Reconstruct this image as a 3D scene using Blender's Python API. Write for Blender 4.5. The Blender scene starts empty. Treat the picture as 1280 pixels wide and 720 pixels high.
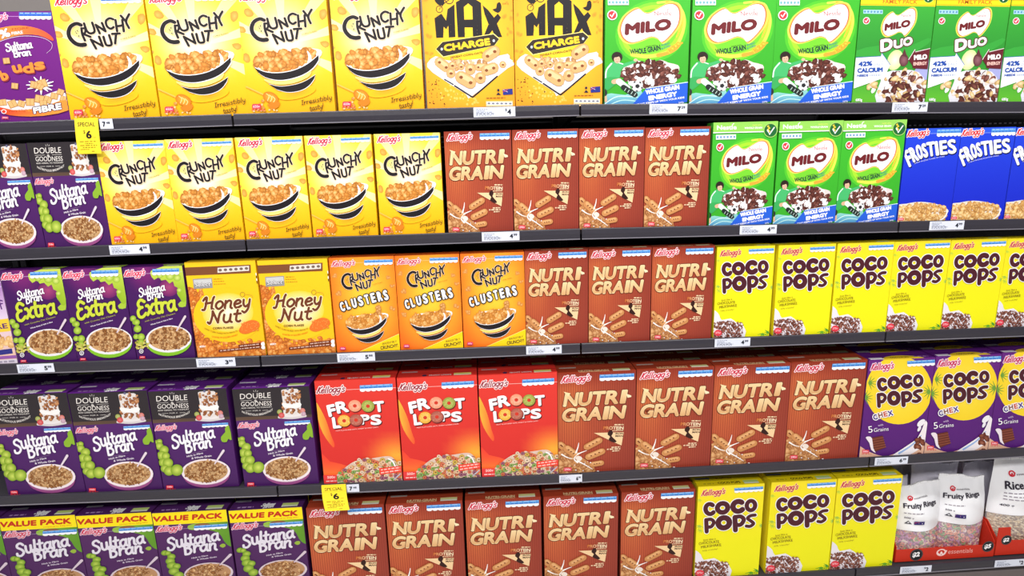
import bpy, math, random
import numpy as np
from mathutils import Vector, Matrix

SC = bpy.context.scene
COL = SC.collection
R = math.radians

# ------------------------------------------------------------------ colour and materials
def lin(c):
    out = []
    for v in c[:3]:
        v = v / 255.0
        out.append(v / 12.92 if v <= 0.04045 else ((v + 0.055) / 1.055) ** 2.4)
    return tuple(out)

def new_mat(name, rgb=(128, 128, 128), rough=0.5, metal=0.0, spec=0.4, vcol=False, noise=None, trans=0.0):
    m = bpy.data.materials.new(name); m.use_nodes = True
    nt = m.node_tree; b = nt.nodes['Principled BSDF']
    b.inputs['Base Color'].default_value = (*lin(rgb), 1)
    b.inputs['Roughness'].default_value = rough
    b.inputs['Metallic'].default_value = metal
    b.inputs['Specular IOR Level'].default_value = spec
    if vcol:
        a = nt.nodes.new('ShaderNodeVertexColor'); a.layer_name = 'Col'
        nt.links.new(a.outputs['Color'], b.inputs['Base Color'])
    if noise:
        t = nt.nodes.new('ShaderNodeTexNoise'); t.inputs['Scale'].default_value = noise[0]
        tc = nt.nodes.new('ShaderNodeTexCoord'); nt.links.new(tc.outputs['Object'], t.inputs['Vector'])
        bp = nt.nodes.new('ShaderNodeBump'); bp.inputs['Strength'].default_value = noise[1]
        bp.inputs['Distance'].default_value = noise[2]
        nt.links.new(t.outputs['Fac'], bp.inputs['Height']); nt.links.new(bp.outputs['Normal'], b.inputs['Normal'])
        mr = nt.nodes.new('ShaderNodeMapRange'); mr.inputs['To Min'].default_value = rough * .8; mr.inputs['To Max'].default_value = rough * 1.25
        nt.links.new(t.outputs['Fac'], mr.inputs['Value']); nt.links.new(mr.outputs['Result'], b.inputs['Roughness'])
    if trans:
        tr = nt.nodes.new('ShaderNodeBsdfTransparent'); mx = nt.nodes.new('ShaderNodeMixShader')
        mx.inputs['Fac'].default_value = trans
        nt.links.new(b.outputs['BSDF'], mx.inputs[1]); nt.links.new(tr.outputs['BSDF'], mx.inputs[2])
        nt.links.new(mx.outputs['Shader'], nt.nodes['Material Output'].inputs['Surface'])
    return m

PRINT = new_mat('printed_board', rough=0.42, spec=0.3, vcol=True)
TICKET = new_mat('printed_ticket', rough=0.5, spec=0.2, vcol=True)
METAL = new_mat('charcoal_powder_coat', (58, 56, 62), 0.5, 0.0, 0.35, noise=(180, .08, .0006))
PANEL = new_mat('shaded_back_panel', (22, 21, 24), 0.6, 0.0, 0.25, noise=(90, .1, .0006))  # shade under the shelves is put into this near-black colour
RAIL = new_mat('price_rail_plastic', (52, 49, 58), 0.32, 0.0, 0.5, noise=(60, .03, .0004))
EDGE = new_mat('rail_glint_and_slots', (140, 136, 146), 0.25, 0.3, 0.6)  # pale tone paints light caught on the rail edge; panel slots share it
LIT_PANEL = new_mat('lit_back_panel_grey', (136, 130, 128), 0.55, 0.0, 0.3, noise=(40, .05, .001))  # same back panel above the top shelf, its lit tone put into the colour
KICK = new_mat('kick_plate_metal', (118, 108, 108), 0.38, 0.4, 0.5, noise=(30, .05, .0006))
TRAYM = new_mat('red_tray_board', (205, 48, 28), 0.5, 0.0, 0.3, noise=(120, .05, .0004))
FILM = new_mat('clear_bag_film', (240, 235, 245), 0.18, 0.0, 0.7, trans=0.72, noise=(28, .5, .004))
FILM2 = new_mat('dull_bag_film', (236, 232, 248), 0.22, 0.0, 0.8, trans=0.08, noise=(22, .7, .006))
BAGM = new_mat('white_bag_film', (250, 250, 254), 0.3, 0.0, 0.55, vcol=False, noise=(22, .35, .004))
CEREAL = new_mat('bag_cereal', rough=0.75, spec=0.15, vcol=True)

def tag(o, label=None, cat=None, group=None, kind=None):
    if label: o['label'] = label
    if cat: o['category'] = cat
    if group: o['group'] = group
    if kind: o['kind'] = kind
    return o

def link(name, me, mat=None, parent=None):
    o = bpy.data.objects.new(name, me); COL.objects.link(o)
    if mat is not None:
        me.materials.append(mat)
    if parent is not None: o.parent = parent
    return o

def empty(name, loc=(0, 0, 0), rz=0.0):
    o = bpy.data.objects.new(name, None); COL.objects.link(o)
    o.location = loc; o.rotation_euler = (0, 0, rz); o.empty_display_size = .05
    return o

class MB:
    """collects boxes / prisms / tubes into one mesh"""
    def __init__(s): s.v = []; s.f = []; s.c = []
    def add(s, vs, fs, col=None):
        n = len(s.v); s.v += [tuple(p) for p in vs]; s.f += [tuple(i + n for i in f) for f in fs]
        s.c += [col or (1, 1, 1)] * len(fs)
    def box(s, x0, x1, y0, y1, z0, z1, col=None, b=0.0):
        if b <= 0:
            s.add([(x0,y0,z0),(x1,y0,z0),(x1,y1,z0),(x0,y1,z0),(x0,y0,z1),(x1,y0,z1),(x1,y1,z1),(x0,y1,z1)],
                  [(0,3,2,1),(4,5,6,7),(0,1,5,4),(1,2,6,5),(2,3,7,6),(3,0,4,7)], col); return
        # chamfered box: three shrunken shells
        vs = []
        for sx in (0, 1):
            for sy in (0, 1):
                for sz in (0, 1):
                    X, Y, Z = (x0, x1)[sx], (y0, y1)[sy], (z0, z1)[sz]
                    dx, dy, dz = (b, -b)[sx], (b, -b)[sy], (b, -b)[sz]
                    vs += [(X, Y + dy, Z + dz), (X + dx, Y, Z + dz), (X + dx, Y + dy, Z)]
        def i(sx, sy, sz, k): return (sx * 4 + sy * 2 + sz) * 3 + k
        fs = []
        for q in (0, 1):
            fs.append(tuple(i(q, a, c, 0) for a, c in ((0,0),(0,1),(1,1),(1,0))))
            fs.append(tuple(i(a, q, c, 1) for a, c in ((0,0),(1,0),(1,1),(0,1))))
            fs.append(tuple(i(a, c, q, 2) for a, c in ((0,0),(0,1),(1,1),(1,0))))
        for a in (0, 1):
            for c in (0, 1):
                fs.append((i(a,c,0,0), i(a,c,1,0), i(a,c,1,1), i(a,c,0,1)))
                fs.append((i(a,0,c,0), i(a,1,c,0), i(a,1,c,2), i(a,0,c,2)))
                fs.append((i(0,a,c,1), i(1,a,c,1), i(1,a,c,2), i(0,a,c,2)))
                for e in (0, 1): fs.append((i(a,c,e,0), i(a,c,e,1), i(a,c,e,2)))
        s.add(vs, fs, col)
    def prism(s, pts, ax, a0, a1, col=None):
        """pts: 2-D outline in the plane across axis ax ('x' -> (y,z), 'y' -> (x,z), 'z' -> (x,y))"""
        def P(p, a):
            return {'x': (a, p[0], p[1]), 'y': (p[0], a, p[1]), 'z': (p[0], p[1], a)}[ax]
        n = len(pts)
        s.add([P(p, a0) for p in pts] + [P(p, a1) for p in pts],
              [tuple(range(n)), tuple(range(2 * n - 1, n - 1, -1))] + [(i, (i + 1) % n, n + (i + 1) % n, n + i) for i in range(n)], col)
    def torus(s, c, rad, r, ax, col, n=10, m=5):
        ax = Vector(ax).normalized(); u = ax.orthogonal().normalized(); w = ax.cross(u)
        vs = []; fs = []
        for i in range(n):
            a = 2 * math.pi * i / n; d = u * math.cos(a) + w * math.sin(a)
            for j in range(m):
                t = 2 * math.pi * j / m
                vs.append(Vector(c) + d * (rad + r * math.cos(t)) + ax * (r * math.sin(t)))
                fs.append((i*m+j, ((i+1)%n)*m+j, ((i+1)%n)*m+(j+1)%m, i*m+(j+1)%m))
        s.add(vs, fs, col)
    def ell(s, c, rx, ry, rz, col, n=7, m=5):
        vs = []; fs = []
        for j in range(m + 1):
            t = math.pi * j / m
            for i in range(n):
                a = 2 * math.pi * i / n
                vs.append((c[0] + rx * math.sin(t) * math.cos(a), c[1] + ry * math.sin(t) * math.sin(a), c[2] + rz * math.cos(t)))
        for j in range(m):
            for i in range(n):
                fs.append((j*n+i, j*n+(i+1)%n, (j+1)*n+(i+1)%n, (j+1)*n+i))
        s.add(vs, fs, col)
    def build(s, name, mat, parent=None, vcol=False, smooth=False):
        me = bpy.data.meshes.new(name); me.from_pydata(s.v, [], s.f); me.update()
        if vcol:
            a = me.color_attributes.new('Col', 'FLOAT_COLOR', 'CORNER')
            data = []
            for f, c in zip(s.f, s.c): data += [*lin(c), 1.0] * len(f)
            a.data.foreach_set('color', data)
        if smooth:
            for p in me.polygons: p.use_smooth = True
        return link(name, me, mat, parent)

# ------------------------------------------------------------------ lettering
_fc = {}
def glyphs(txt, bold=0.0, res=3):
    """triangles of a line of the built-in typeface, scaled so the line is 0..1 wide and capitals 0..1 high"""
    k = (txt, round(bold, 3), res)
    if k in _fc: return _fc[k]
    def raw(b):
        cu = bpy.data.curves.new('t', 'FONT'); cu.body = txt; cu.size = 1; cu.offset = b; cu.resolution_u = res; cu.fill_mode = 'FRONT'
        ob = bpy.data.objects.new('t', cu); COL.objects.link(ob)
        me = bpy.data.meshes.new_from_object(ob.evaluated_get(bpy.context.evaluated_depsgraph_get()))
        me.calc_loop_triangles()
        vs = [(v.co.x, v.co.y) for v in me.vertices]; ts = [tuple(t.vertices) for t in me.loop_triangles]
        bpy.data.objects.remove(ob); bpy.data.curves.remove(cu); bpy.data.meshes.remove(me)
        return vs, ts
    v0, _ = raw(0.0); vs, ts = raw(bold)
    x0 = min(p[0] for p in v0) - bold; x1 = max(p[0] for p in v0) + bold
    cap = 0.729
    out = ([((p[0] - x0) / (x1 - x0), p[1] / cap) for p in vs], ts)
    _fc[k] = out
    return out

# hand-drawn script alphabet: strokes in x-height units, then the advance
SCRIPT = {
 'a': ([[(.75,.85),(.45,1),(.12,.75),(.08,.35),(.3,.02),(.6,.2),(.75,.6)], [(.78,1),(.74,.3),(.92,.02)]], 1.02),
 'b': ([[(.12,1.6),(.1,.1)], [(.1,.6),(.4,1),(.75,.8),(.75,.25),(.4,0),(.1,.2)]], .98),
 'c': ([[(.75,.8),(.45,1),(.12,.75),(.08,.35),(.35,0),(.75,.2)]], .9),
 'd': ([[(.75,.8),(.4,1),(.1,.7),(.1,.3),(.35,0),(.7,.25)], [(.78,1.6),(.76,.2),(.92,0)]], 1.05),
 'e': ([[(.12,.5),(.5,.55),(.72,.75),(.5,1),(.2,.85),(.08,.45),(.3,.03),(.6,.08),(.82,.25)]], .92),
 'f': ([[(.7,1.5),(.45,1.65),(.3,1.3),(.28,0)], [(.05,.95),(.6,1)]], .7),
 'g': ([[(.75,.85),(.45,1),(.12,.75),(.1,.35),(.35,.05),(.7,.3)], [(.8,1),(.75,-.2),(.5,-.65),(.15,-.5)]], 1.0),
 'h': ([[(.12,1.6),(.1,0)], [(.1,.6),(.4,1),(.7,.85),(.7,0)]], .98),
 'i': ([[(.15,1),(.15,.2),(.3,0)], [(.15,1.4),(.16,1.43)]], .48),
 'k': ([[(.12,1.6),(.1,0)], [(.65,1),(.12,.45)], [(.3,.6),(.7,0)]], .85),
 'l': ([[(.2,1.65),(.15,.25),(.35,0)]], .5),
 'm': ([[(.1,1),(.1,0)], [(.1,.6),(.35,1),(.55,.85),(.55,0)], [(.55,.6),(.8,1),(1,.85),(1,0)]], 1.3),
 'n': ([[(.1,1),(.1,0)], [(.1,.6),(.4,1),(.68,.85),(.68,.2),(.85,0)]], .98),
 'o': ([[(.45,1),(.12,.75),(.1,.3),(.42,0),(.75,.3),(.76,.72),(.45,1)]], .95),
 'r': ([[(.1,1),(.12,0)], [(.12,.55),(.35,.95),(.65,.92)]], .75),
 's': ([[(.65,.85),(.4,1),(.15,.8),(.3,.55),(.6,.4),(.62,.12),(.3,0),(.05,.15)]], .8),
 't': ([[(.3,1.5),(.25,.3),(.5,0),(.65,.1)], [(.02,1),(.6,1.03)]], .72),
 'u': ([[(.1,1),(.12,.3),(.35,0),(.65,.2),(.7,1)], [(.7,1),(.72,.2),(.88,0)]], 1.0),
 'x': ([[(.05,.95),(.25,.9),(.55,.1),(.8,.05)], [(.75,1),(.1,0)]], .88),
 'y': ([[(.1,1),(.15,.4),(.4,.1),(.7,.4)], [(.75,1),(.7,-.1),(.4,-.65),(.1,-.5)]], .95),
 'S': ([[(1.0,1.35),(.65,1.62),(.2,1.45),(.2,1.1),(.7,.8),(.95,.4),(.6,.02),(.1,.05),(.02,.35)]], 1.15),
 'B': ([[(.2,1.6),(.15,0)], [(.0,1.45),(.5,1.62),(.9,1.35),(.75,1.0),(.35,.9)], [(.35,.9),(.8,.8),(1,.4),(.7,.02),(.15,.0)]], 1.15),
 'E': ([[(.95,1.4),(.5,1.62),(.15,1.3),(.3,.95),(.62,.9)], [(.4,.9),(.06,.6),(.12,.12),(.55,0),(1.0,.3)]], 1.08),
 'H': ([[(.0,1.2),(.2,1.55),(.35,1.45),(.3,.1),(.05,0)], [(1.1,1.62),(1.0,1.2),(1.0,.15),(1.2,0)], [(.3,.8),(1.0,.9)]], 1.35),
 'N': ([[(.0,.15),(.2,.0),(.32,.8),(.3,1.55)], [(.3,1.55),(.92,.05)], [(.92,.05),(.98,1.2),(1.25,1.6)]], 1.3),
 'K': ([[(.1,0),(.38,1.6)], [(1.15,1.7),(.9,1.6),(.3,.75)], [(.42,.85),(.75,.1),(1.05,.12)]], 1.05),
 'I': ([[(.0,1.5),(.6,1.55)], [(.3,1.5),(.2,.1)], [(0,.1),(.5,.12)]], .7),
 'W': ([[(0,1.5),(.3,0),(.6,1.1),(.9,0),(1.25,1.6)]], 1.3),
 '5': ([[(.8,1.5),(.3,1.45),(.2,.9),(.6,.95),(.8,.5),(.45,0),(.05,.15)]], 1.0),
 'G': ([[(.95,1.3),(.6,1.6),(.15,1.1),(.15,.4),(.5,0),(.95,.3),(.95,.7),(.6,.7)]], 1.15),
 "'": ([[(.2,1.65),(.12,1.3)]], .3),
 '!': ([[(.25,1.6),(.15,.5)], [(.1,.05),(.11,.07)]], .4),
 '&': ([[(.8,.1),(.2,.9),(.45,1.2),(.55,.9),(.1,.4),(.35,0),(.8,.6)]], .9),
 ' ': ([], .5),
}

def catmull(pts, n=5):
    if len(pts) < 3: return list(pts)
    P = [pts[0]] + list(pts) + [pts[-1]]
    if math.dist(pts[0], pts[-1]) < 1e-9: P[0] = pts[-2]; P[-1] = pts[1]
    out = []
    for i in range(1, len(P) - 2):
        p0, p1, p2, p3 = P[i-1], P[i], P[i+1], P[i+2]
        for k in range(n):
            t = k / n
            out.append(tuple(.5 * (2*p1[a] + (p2[a]-p0[a])*t + (2*p0[a]-5*p1[a]+4*p2[a]-p3[a])*t*t + (3*p1[a]-p0[a]-3*p2[a]+p3[a])*t**3) for a in (0, 1)))
    out.append(tuple(pts[-1]))
    return out

# ------------------------------------------------------------------ printed artwork on a flat sheet
class Art:
    """Print for one face. Unit space: x 0..100 left to right, y 0..H downwards. The sheet's own drawing
    coordinates are squared up through its four corners (TL, TR, BR, BL)."""
    STEP = 1.5e-5
    def __init__(s, w, h, quad=None):
        s.w, s.h = w, h; s.H = 100.0 * h / w
        s.t = []; s.layer = 0
        q = quad or [(0, 0), (100, 0), (100, s.H), (0, s.H)]
        A = []; B = []
        for (x, y), (u, v) in zip(q, [(0, 0), (100, 0), (100, s.H), (0, s.H)]):
            A.append([x, y, 1, 0, 0, 0, -u*x, -u*y]); B.append(u)
            A.append([0, 0, 0, x, y, 1, -v*x, -v*y]); B.append(v)
        s.m = list(np.linalg.solve(np.array(A, float), np.array(B, float))) + [1.0]
    def mp(s, p):
        m = s.m; x, y = p
        w = m[6]*x + m[7]*y + 1.0
        return ((m[0]*x + m[1]*y + m[2]) / w, (m[3]*x + m[4]*y + m[5]) / w)
    def _emit(s, vs, cs):
        """convex polygon in unit space, clipped to the face"""
        for ax, lim, sg in ((0, 0, 1), (0, 100, -1), (1, 0, 1), (1, s.H, -1)):
            if all((v[ax] - lim) * sg >= 0 for v in vs): continue
            nv, nc = [], []
            for i in range(len(vs)):
                a, b = vs[i], vs[(i+1) % len(vs)]; ca, cb = cs[i], cs[(i+1) % len(vs)]
                da, db = (a[ax]-lim)*sg, (b[ax]-lim)*sg
                if da >= 0: nv.append(a); nc.append(ca)
                if (da >= 0) != (db >= 0):
                    t = da / (da - db)
                    nv.append((a[0]+(b[0]-a[0])*t, a[1]+(b[1]-a[1])*t)); nc.append(tuple(p+(q-p)*t for p, q in zip(ca, cb)))
            vs, cs = nv, nc
            if len(vs) < 3: return
        s.t.append((vs, cs, s.layer))
    def face(s, pts, cols):
        s._emit([s.mp(p) for p in pts], cols)
    def up(s, n=1): s.layer += n
    def c(s, col, p):
        return lin(col(*p)) if callable(col) else lin(col)
    def bg(s, fn, nx=10, ny=14):
        """whole-face ground in unit space, fn(u, v) with u, v in 0..1"""
        for i in range(nx):
            for j in range(ny):
                q = [(i/nx, j/ny), ((i+1)/nx, j/ny), ((i+1)/nx, (j+1)/ny), (i/nx, (j+1)/ny)]
                s._emit([(a*100, b*s.H) for a, b in q], [s.c(fn, a) for a in q])
        s.up()
    def poly(s, pts, col, smooth=0):
        if smooth: pts = catmull(list(pts) + [pts[0]], smooth)[:-1]
        from mathutils.geometry import tessellate_polygon
        for tri in tessellate_polygon([[Vector((p[0], p[1], 0)) for p in pts]]):
            q = [pts[i] for i in tri]; s.face(q, [s.c(col, p) for p in q])
        s.up()
    def fan(s, pts, col, ccol, ctr=None):
        cx = sum(p[0] for p in pts)/len(pts); cy = sum(p[1] for p in pts)/len(pts)
        if ctr: cx, cy = ctr
        a, b = lin(ccol), lin(col)
        for i in range(len(pts)):
            s.face([(cx, cy), pts[i], pts[(i+1) % len(pts)]], [a, b, b])
        s.up()
    def ellpts(s, cx, cy, rx, ry, rot=0, n=28, a0=0, a1=360):
        cr, sr = math.cos(R(rot)), math.sin(R(rot)); out = []
        full = abs(a1-a0) >= 360
        for i in range(n if full else n + 1):
            a = R(a0 + (a1-a0)*i/n); x, y = rx*math.cos(a), ry*math.sin(a)
            out.append((cx + x*cr - y*sr, cy + x*sr + y*cr))
        return out
    def ell(s, cx, cy, rx, ry=None, col=(0,0,0), rot=0, ccol=None, n=28):
        ry = rx if ry is None else ry
        s.fan(s.ellpts(cx, cy, rx, ry, rot, n), col, ccol or col)
    def ring(s, cx, cy, r1, r2, col, n=24, sq=1.0):
        a, b = s.ellpts(cx, cy, r1, r1*sq, 0, n), s.ellpts(cx, cy, r2, r2*sq, 0, n); c = lin(col)
        for i in range(n):
            j = (i+1) % n; s.face([a[i], a[j], b[j], b[i]], [c]*4)
        s.up()
    def rib(s, pts, w, col, smooth=5, w2=None, cap=True, up=True):
        """a pen stroke of width w (to w2 at its end) with round ends"""
        p = catmull(pts, smooth) if smooth and len(pts) > 2 else list(pts)
        w2 = w if w2 is None else w2; n = len(p); L = []; Rr = []
        for i in range(n):
            a, b = p[max(i-1, 0)], p[min(i+1, n-1)]; dx, dy = b[0]-a[0], b[1]-a[1]; d = math.hypot(dx, dy) or 1
            h = (w + (w2-w)*i/max(n-1, 1))/2
            L.append((p[i][0]-dy/d*h, p[i][1]+dx/d*h)); Rr.append((p[i][0]+dy/d*h, p[i][1]-dx/d*h))
        for i in range(n-1):
            q = [L[i], L[i+1], Rr[i+1], Rr[i]]; s.layer += .08; s.face(q, [s.c(col, a) for a in q])
        if cap:
            for (x, y), h in ((p[0], w/2), (p[-1], w2/2)):
                q = s.ellpts(x, y, h, h, 0, 10); s.layer += .08; s.face(q, [s.c(col, a) for a in q])
            for i in range(1, n-1, 1):
                h = (w + (w2-w)*i/max(n-1, 1))/2
                q = s.ellpts(p[i][0], p[i][1], h, h, 0, 8); s.layer += .08; s.face(q, [s.c(col, a) for a in q])
        if up: s.up()
    def bez(s, pts, w, col, **k): s.rib(pts, w, col, **k)
    def text(s, txt, p0, p1, h, col, bold=0.0, shear=0.0, arc=0.0, out=None, ow=0.0, shadow=None, h2=None, res=3):
        """set a line from baseline start p0 to baseline end p1, capitals h high (h2 at the end)"""
        grow = 0.0
        if bold >= .035 and h > 9:
            grow = bold*h*1.15; bold = 0.0
        vs, ts = glyphs(txt, bold, res)
        dx, dy = p1[0]-p0[0], p1[1]-p0[1]; L = math.hypot(dx, dy); ux, uy = dx/L, dy/L; nx, ny = uy, -ux
        h2 = h if h2 is None else h2
        if grow:
            p0 = (p0[0] + ux*grow + nx*grow, p0[1] + uy*grow + ny*grow); L -= 2*grow; h -= 2*grow; h2 -= 2*grow
        def f(p):
            t, v = p; hh = (h + (h2-h)*t)*v
            a = t*L + shear*hh; b = hh + arc*4*t*(1-t)
            return (p0[0] + ux*a + nx*b, p0[1] + uy*a + ny*b)
        P = [f(p) for p in vs]
        def put(ox, oy, c):
            for t in ts:
                q = [(P[i][0]+ox, P[i][1]+oy) for i in t]; s.face(q, [s.c(c, a) for a in q])
        if shadow:
            for k in range(8 if grow else 1): put(shadow[0] + grow*math.cos(k*math.pi/4), shadow[1] + grow*math.sin(k*math.pi/4), shadow[2]); s.layer += .12
            s.up()
        if out is not None:
            for k in range(8): put((ow+grow)*math.cos(k*math.pi/4), (ow+grow)*math.sin(k*math.pi/4), out); s.layer += .12
            s.up()
        if grow:
            for k in range(8): put(grow*math.cos(k*math.pi/4), grow*math.sin(k*math.pi/4), col); s.layer += .12
        put(0, 0, col); s.up()
    def script(s, txt, p0, p1, xh, w, col, out=None, ow=0.0, shear=0.0, arc=0.0):
        x = 0; st = []
        for ch in txt:
            g, adv = SCRIPT[ch]
            for k in g: st.append([(a + x, b) for a, b in k])
            x += adv
        dx, dy = p1[0]-p0[0], p1[1]-p0[1]; L = math.hypot(dx, dy); ux, uy = dx/L, dy/L; nx, ny = uy, -ux
        def f(p):
            t = p[0]/x; v = p[1]*xh; a = t*L + shear*v; b = v + arc*4*t*(1-t)
            return (p0[0] + ux*a + nx*b, p0[1] + uy*a + ny*b)
        S = [catmull([f(p) for p in k], 4) for k in st]
        if out is not None:
            for k in S: s.rib(k, w + 2*ow, out, smooth=0, up=False)
            s.up()
        for k in S: s.rib(k, w, col, smooth=0, up=False)
        s.up()
    def blob(s, cx, cy, r, rnd, col, ccol, n=7, sq=.7, rot=None):
        rot = rnd.uniform(0, 180) if rot is None else rot
        pts = []
        cr, sr = math.cos(R(rot)), math.sin(R(rot))
        for i in range(n):
            a = 2*math.pi*i/n; k = r*rnd.uniform(.8, 1.15); x, y = k*math.cos(a), k*sq*math.sin(a)
            pts.append((cx + x*cr - y*sr, cy + x*sr + y*cr))
        s.fan(pts, col, ccol, (cx + rnd.uniform(-.3, .3)*r, cy + rnd.uniform(-.3, .3)*r))
    def pile(s, inside, box, n, r, pal, seed, sq=.7):
        """scatter of flakes where inside(x, y) holds; pal: list of (edge, centre) colours"""
        rnd = random.Random(seed); k = 0; tries = 0
        while k < n and tries < n*30:
            tries += 1
            x, y = rnd.uniform(box[0], box[2]), rnd.uniform(box[1], box[3])
            if not inside(x, y): continue
            c = rnd.choice(pal); s.layer -= .8
            s.blob(x, y, r*rnd.uniform(.7, 1.25), rnd, c[0], c[1], sq=sq); k += 1
        s.layer = math.ceil(s.layer)
    def dashes(s, p0, p1, h, col, seed=1, n=9):
        """a line of print too small to read: broken bars of word length"""
        rnd = random.Random(seed); t = 0.0; dx, dy = p1[0]-p0[0], p1[1]-p0[1]
        while t < 1:
            l = rnd.uniform(.5, 1.6)/n; e = min(1, t+l)
            a, b = (p0[0]+dx*t, p0[1]+dy*t), (p0[0]+dx*e, p0[1]+dy*e)
            s.face([a, b, (b[0], b[1]-h), (a[0], a[1]-h)], [s.c(col, a)]*4); t = e + .35/n
        s.up()
    def build(s, name, mapper, mat=PRINT, parent=None):
        me = bpy.data.meshes.new(name); vs = []; fs = []; cs = []
        for pts, cols, ly in s.t:
            n = len(vs)
            for p in pts: vs.append(mapper(p[0]/100*s.w, p[1]/100*s.w, 0.0002 + ly*s.STEP))
            fs.append(tuple(range(n, n+len(pts))))
            for c in cols: cs += [*c, 1.0]
        me.from_pydata(vs, [], fs)
        a = me.color_attributes.new('Col', 'FLOAT_COLOR', 'CORNER'); a.data.foreach_set('color', cs)
        return link(name, me, mat, parent)

WH = (250, 248, 250); BK = (28, 22, 28)
def mix(a, b, t):
    t = max(0.0, min(1.0, t)); return tuple(x + (y-x)*t for x, y in zip(a, b))

# ------------------------------------------------------------------ motifs that several packs share
def maker_logo(A, x0, x1, y0, y1, col=(205, 20, 60), out=(255, 235, 240), rise=0.05):
    """the red hand-written maker's name, top left of most packs"""
    h = (y1-y0)*.46; b = y1 - (y1-y0)*.30; w = (x1-x0)
    A.script("Kellogg's", (x0 + w*.02, b + w*rise*.3), (x0 + w*.97, b - w*rise), h*.84, h*.21, col, out=out, ow=h*.15, shear=.35)

def intake_bar(A, x0, x1, y0, y1, slope=0.0, blue=(92, 162, 230), up=(160, 196, 240)):
    n = 6; w = (x1-x0)/n; H = y1-y0
    def Y(x, y): return y + slope*(x-x0)
    mid = y0 + H*.5
    A.poly([(x0, Y(x0, mid)), (x1, Y(x1, mid)), (x1, Y(x1, y1-H*.14)), (x0, Y(x0, y1-H*.14))], WH)
    for i in range(n):
        cx = x0 + w*(i+.5); A.layer -= .9; A.ell(cx, Y(cx, y1-H*.18), w*.47, H*.18, WH, n=10)
    A.poly([(x0, Y(x0, y0+H*.1)), (x1, Y(x1, y0+H*.1)), (x1, Y(x1, mid+H*.08)), (x0, Y(x0, mid+H*.08))], blue)
    A.dashes((x0+H*.1, Y(x0, y0+H*.26)), (x1-H*.1, Y(x1, y0+H*.26)), H*.12, up, seed=3, n=7)
    A.dashes((x0+H*.1, Y(x0, mid+H*.0)), (x1-H*.1, Y(x1, mid+H*.0)), H*.1, (35, 90, 190), seed=5, n=12)

def bar_scallop(A, x0, x1, y0, y1, slope, col, dot):
    n = 6; w = (x1-x0)/n; H = y1-y0
    Y = lambda x, y: y + slope*(x-x0)
    A.poly([(x0, Y(x0, y0)), (x1, Y(x1, y0)), (x1, Y(x1, y1)), (x0, Y(x0, y1))], col)
    for i in range(n):
        cx = x0 + w*(i+.5); A.layer -= 1 if i else 0; A.ell(cx, Y(cx, (y0+y1)/2), w*.34, H*.28, dot, n=10)

def badge(A, x0, x1, y0, y1, col=(232, 60, 80), txt='600g', sub=True):
    cx, cy = (x0+x1)/2, (y0+y1)/2; h = y1-y0
    A.poly([(x0, y0+h*.2), (x0+h*.2, y0), (x1-h*.2, y0), (x1, y0+h*.2), (x1, y1), (x0, y1)], col)
    A.text(txt, (x0+(x1-x0)*.12, y1-h*.25), (x1-(x1-x0)*.12, y1-h*.28), h*.5, (255, 215, 225), bold=.02)
    if sub:
        A.dashes((x0-h*.1, y1+h*.3), (x1+h*.7, y1+h*.3), h*.16, col, seed=9, n=4)

def palette(a, b, c):
    return [(a, b), (b, c), (mix(a, b, .5), c), (a, mix(b, c, .5)), (mix(a, (60, 30, 10), .25), b)]

GOLD = palette((196, 118, 40), (228, 158, 72), (250, 208, 140))
OAT = palette((112, 62, 30), (176, 118, 64), (238, 204, 152))
CHOC = palette((70, 30, 26), (112, 58, 48), (160, 104, 92))

def smile_bowl(A, ox, oy, k, cream=(255, 236, 130), glow=(255, 232, 90), seed=3):
    """bowl of golden flakes over two black smile-shaped bands"""
    T = lambda pts: [(ox + x*k, oy + y*k) for x, y in pts]
    A.poly(T([(1, 8), (6, -3), (16, -10), (36, -12), (60, -16), (80, -14), (78, -4), (60, 8), (30, 16), (12, 14)]), (250, 244, 240), smooth=3)
    def lo(u): return float(np.interp(u, (2, 14, 30, 48, 64, 77), (8, 13.5, 14.5, 11, 3, -7)))
    def hi(u): return float(np.interp(u, (0, 4, 10, 17, 36, 55, 70, 78), (4, -3, -8, -10, -12, -15, -14, -9)))
    A.poly(T([(u, hi(u)+3) for u in range(2, 77, 6)] + [(u, lo(u)-1) for u in range(74, 1, -6)]), (222, 150, 66))
    A.pile(lambda x, y: hi((x-ox)/k) < (y-oy)/k < lo((x-ox)/k)-1 and 2 < (x-ox)/k < 77, (ox, oy-17*k, ox+78*k, oy+15*k), 190, 4.4*k, GOLD, seed)
    A.rib(T([(66, 4), (67, -5), (64.5, -12)]), 5.5*k, WH, w2=1.4*k)
    up1 = [(1.5, 9), (14, 14.5), (30, 15.6), (48, 12), (64, 4), (77.5, -7.5)]
    dn1 = [(77.2, -1), (70, 9), (58, 17.5), (42, 23), (28, 24.4), (14, 21), (5.5, 15)]
    A.poly(T([(x, y-1) for x, y in catmull(up1, 4)] + [(x+.8, y+1) for x, y in catmull(dn1, 4)]), WH)
    A.poly(T(catmull(up1, 4) + catmull(dn1, 4)), BK)
    up2 = [(17, 29.5), (30, 32.6), (46, 30.8), (60, 26), (73, 17.5)]
    dn2 = [(71, 23), (66, 30), (59, 35.5), (49, 39), (38, 39.6), (27, 36.5)]
    A.poly(T([(12, 23), (28, 26), (42, 24.6), (58, 19), (68, 12), (66, 19), (58, 24), (46, 28.6), (30, 30.6), (17, 28)]), cream, smooth=2)
    A.poly(T([(x, y-.5) for x, y in catmull(up2, 4)] + [(x+.4, y+.6) for x, y in catmull(dn2, 4)]), WH)
    A.poly(T(catmull(up2, 4) + catmull(dn2, 4)), BK)

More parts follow.
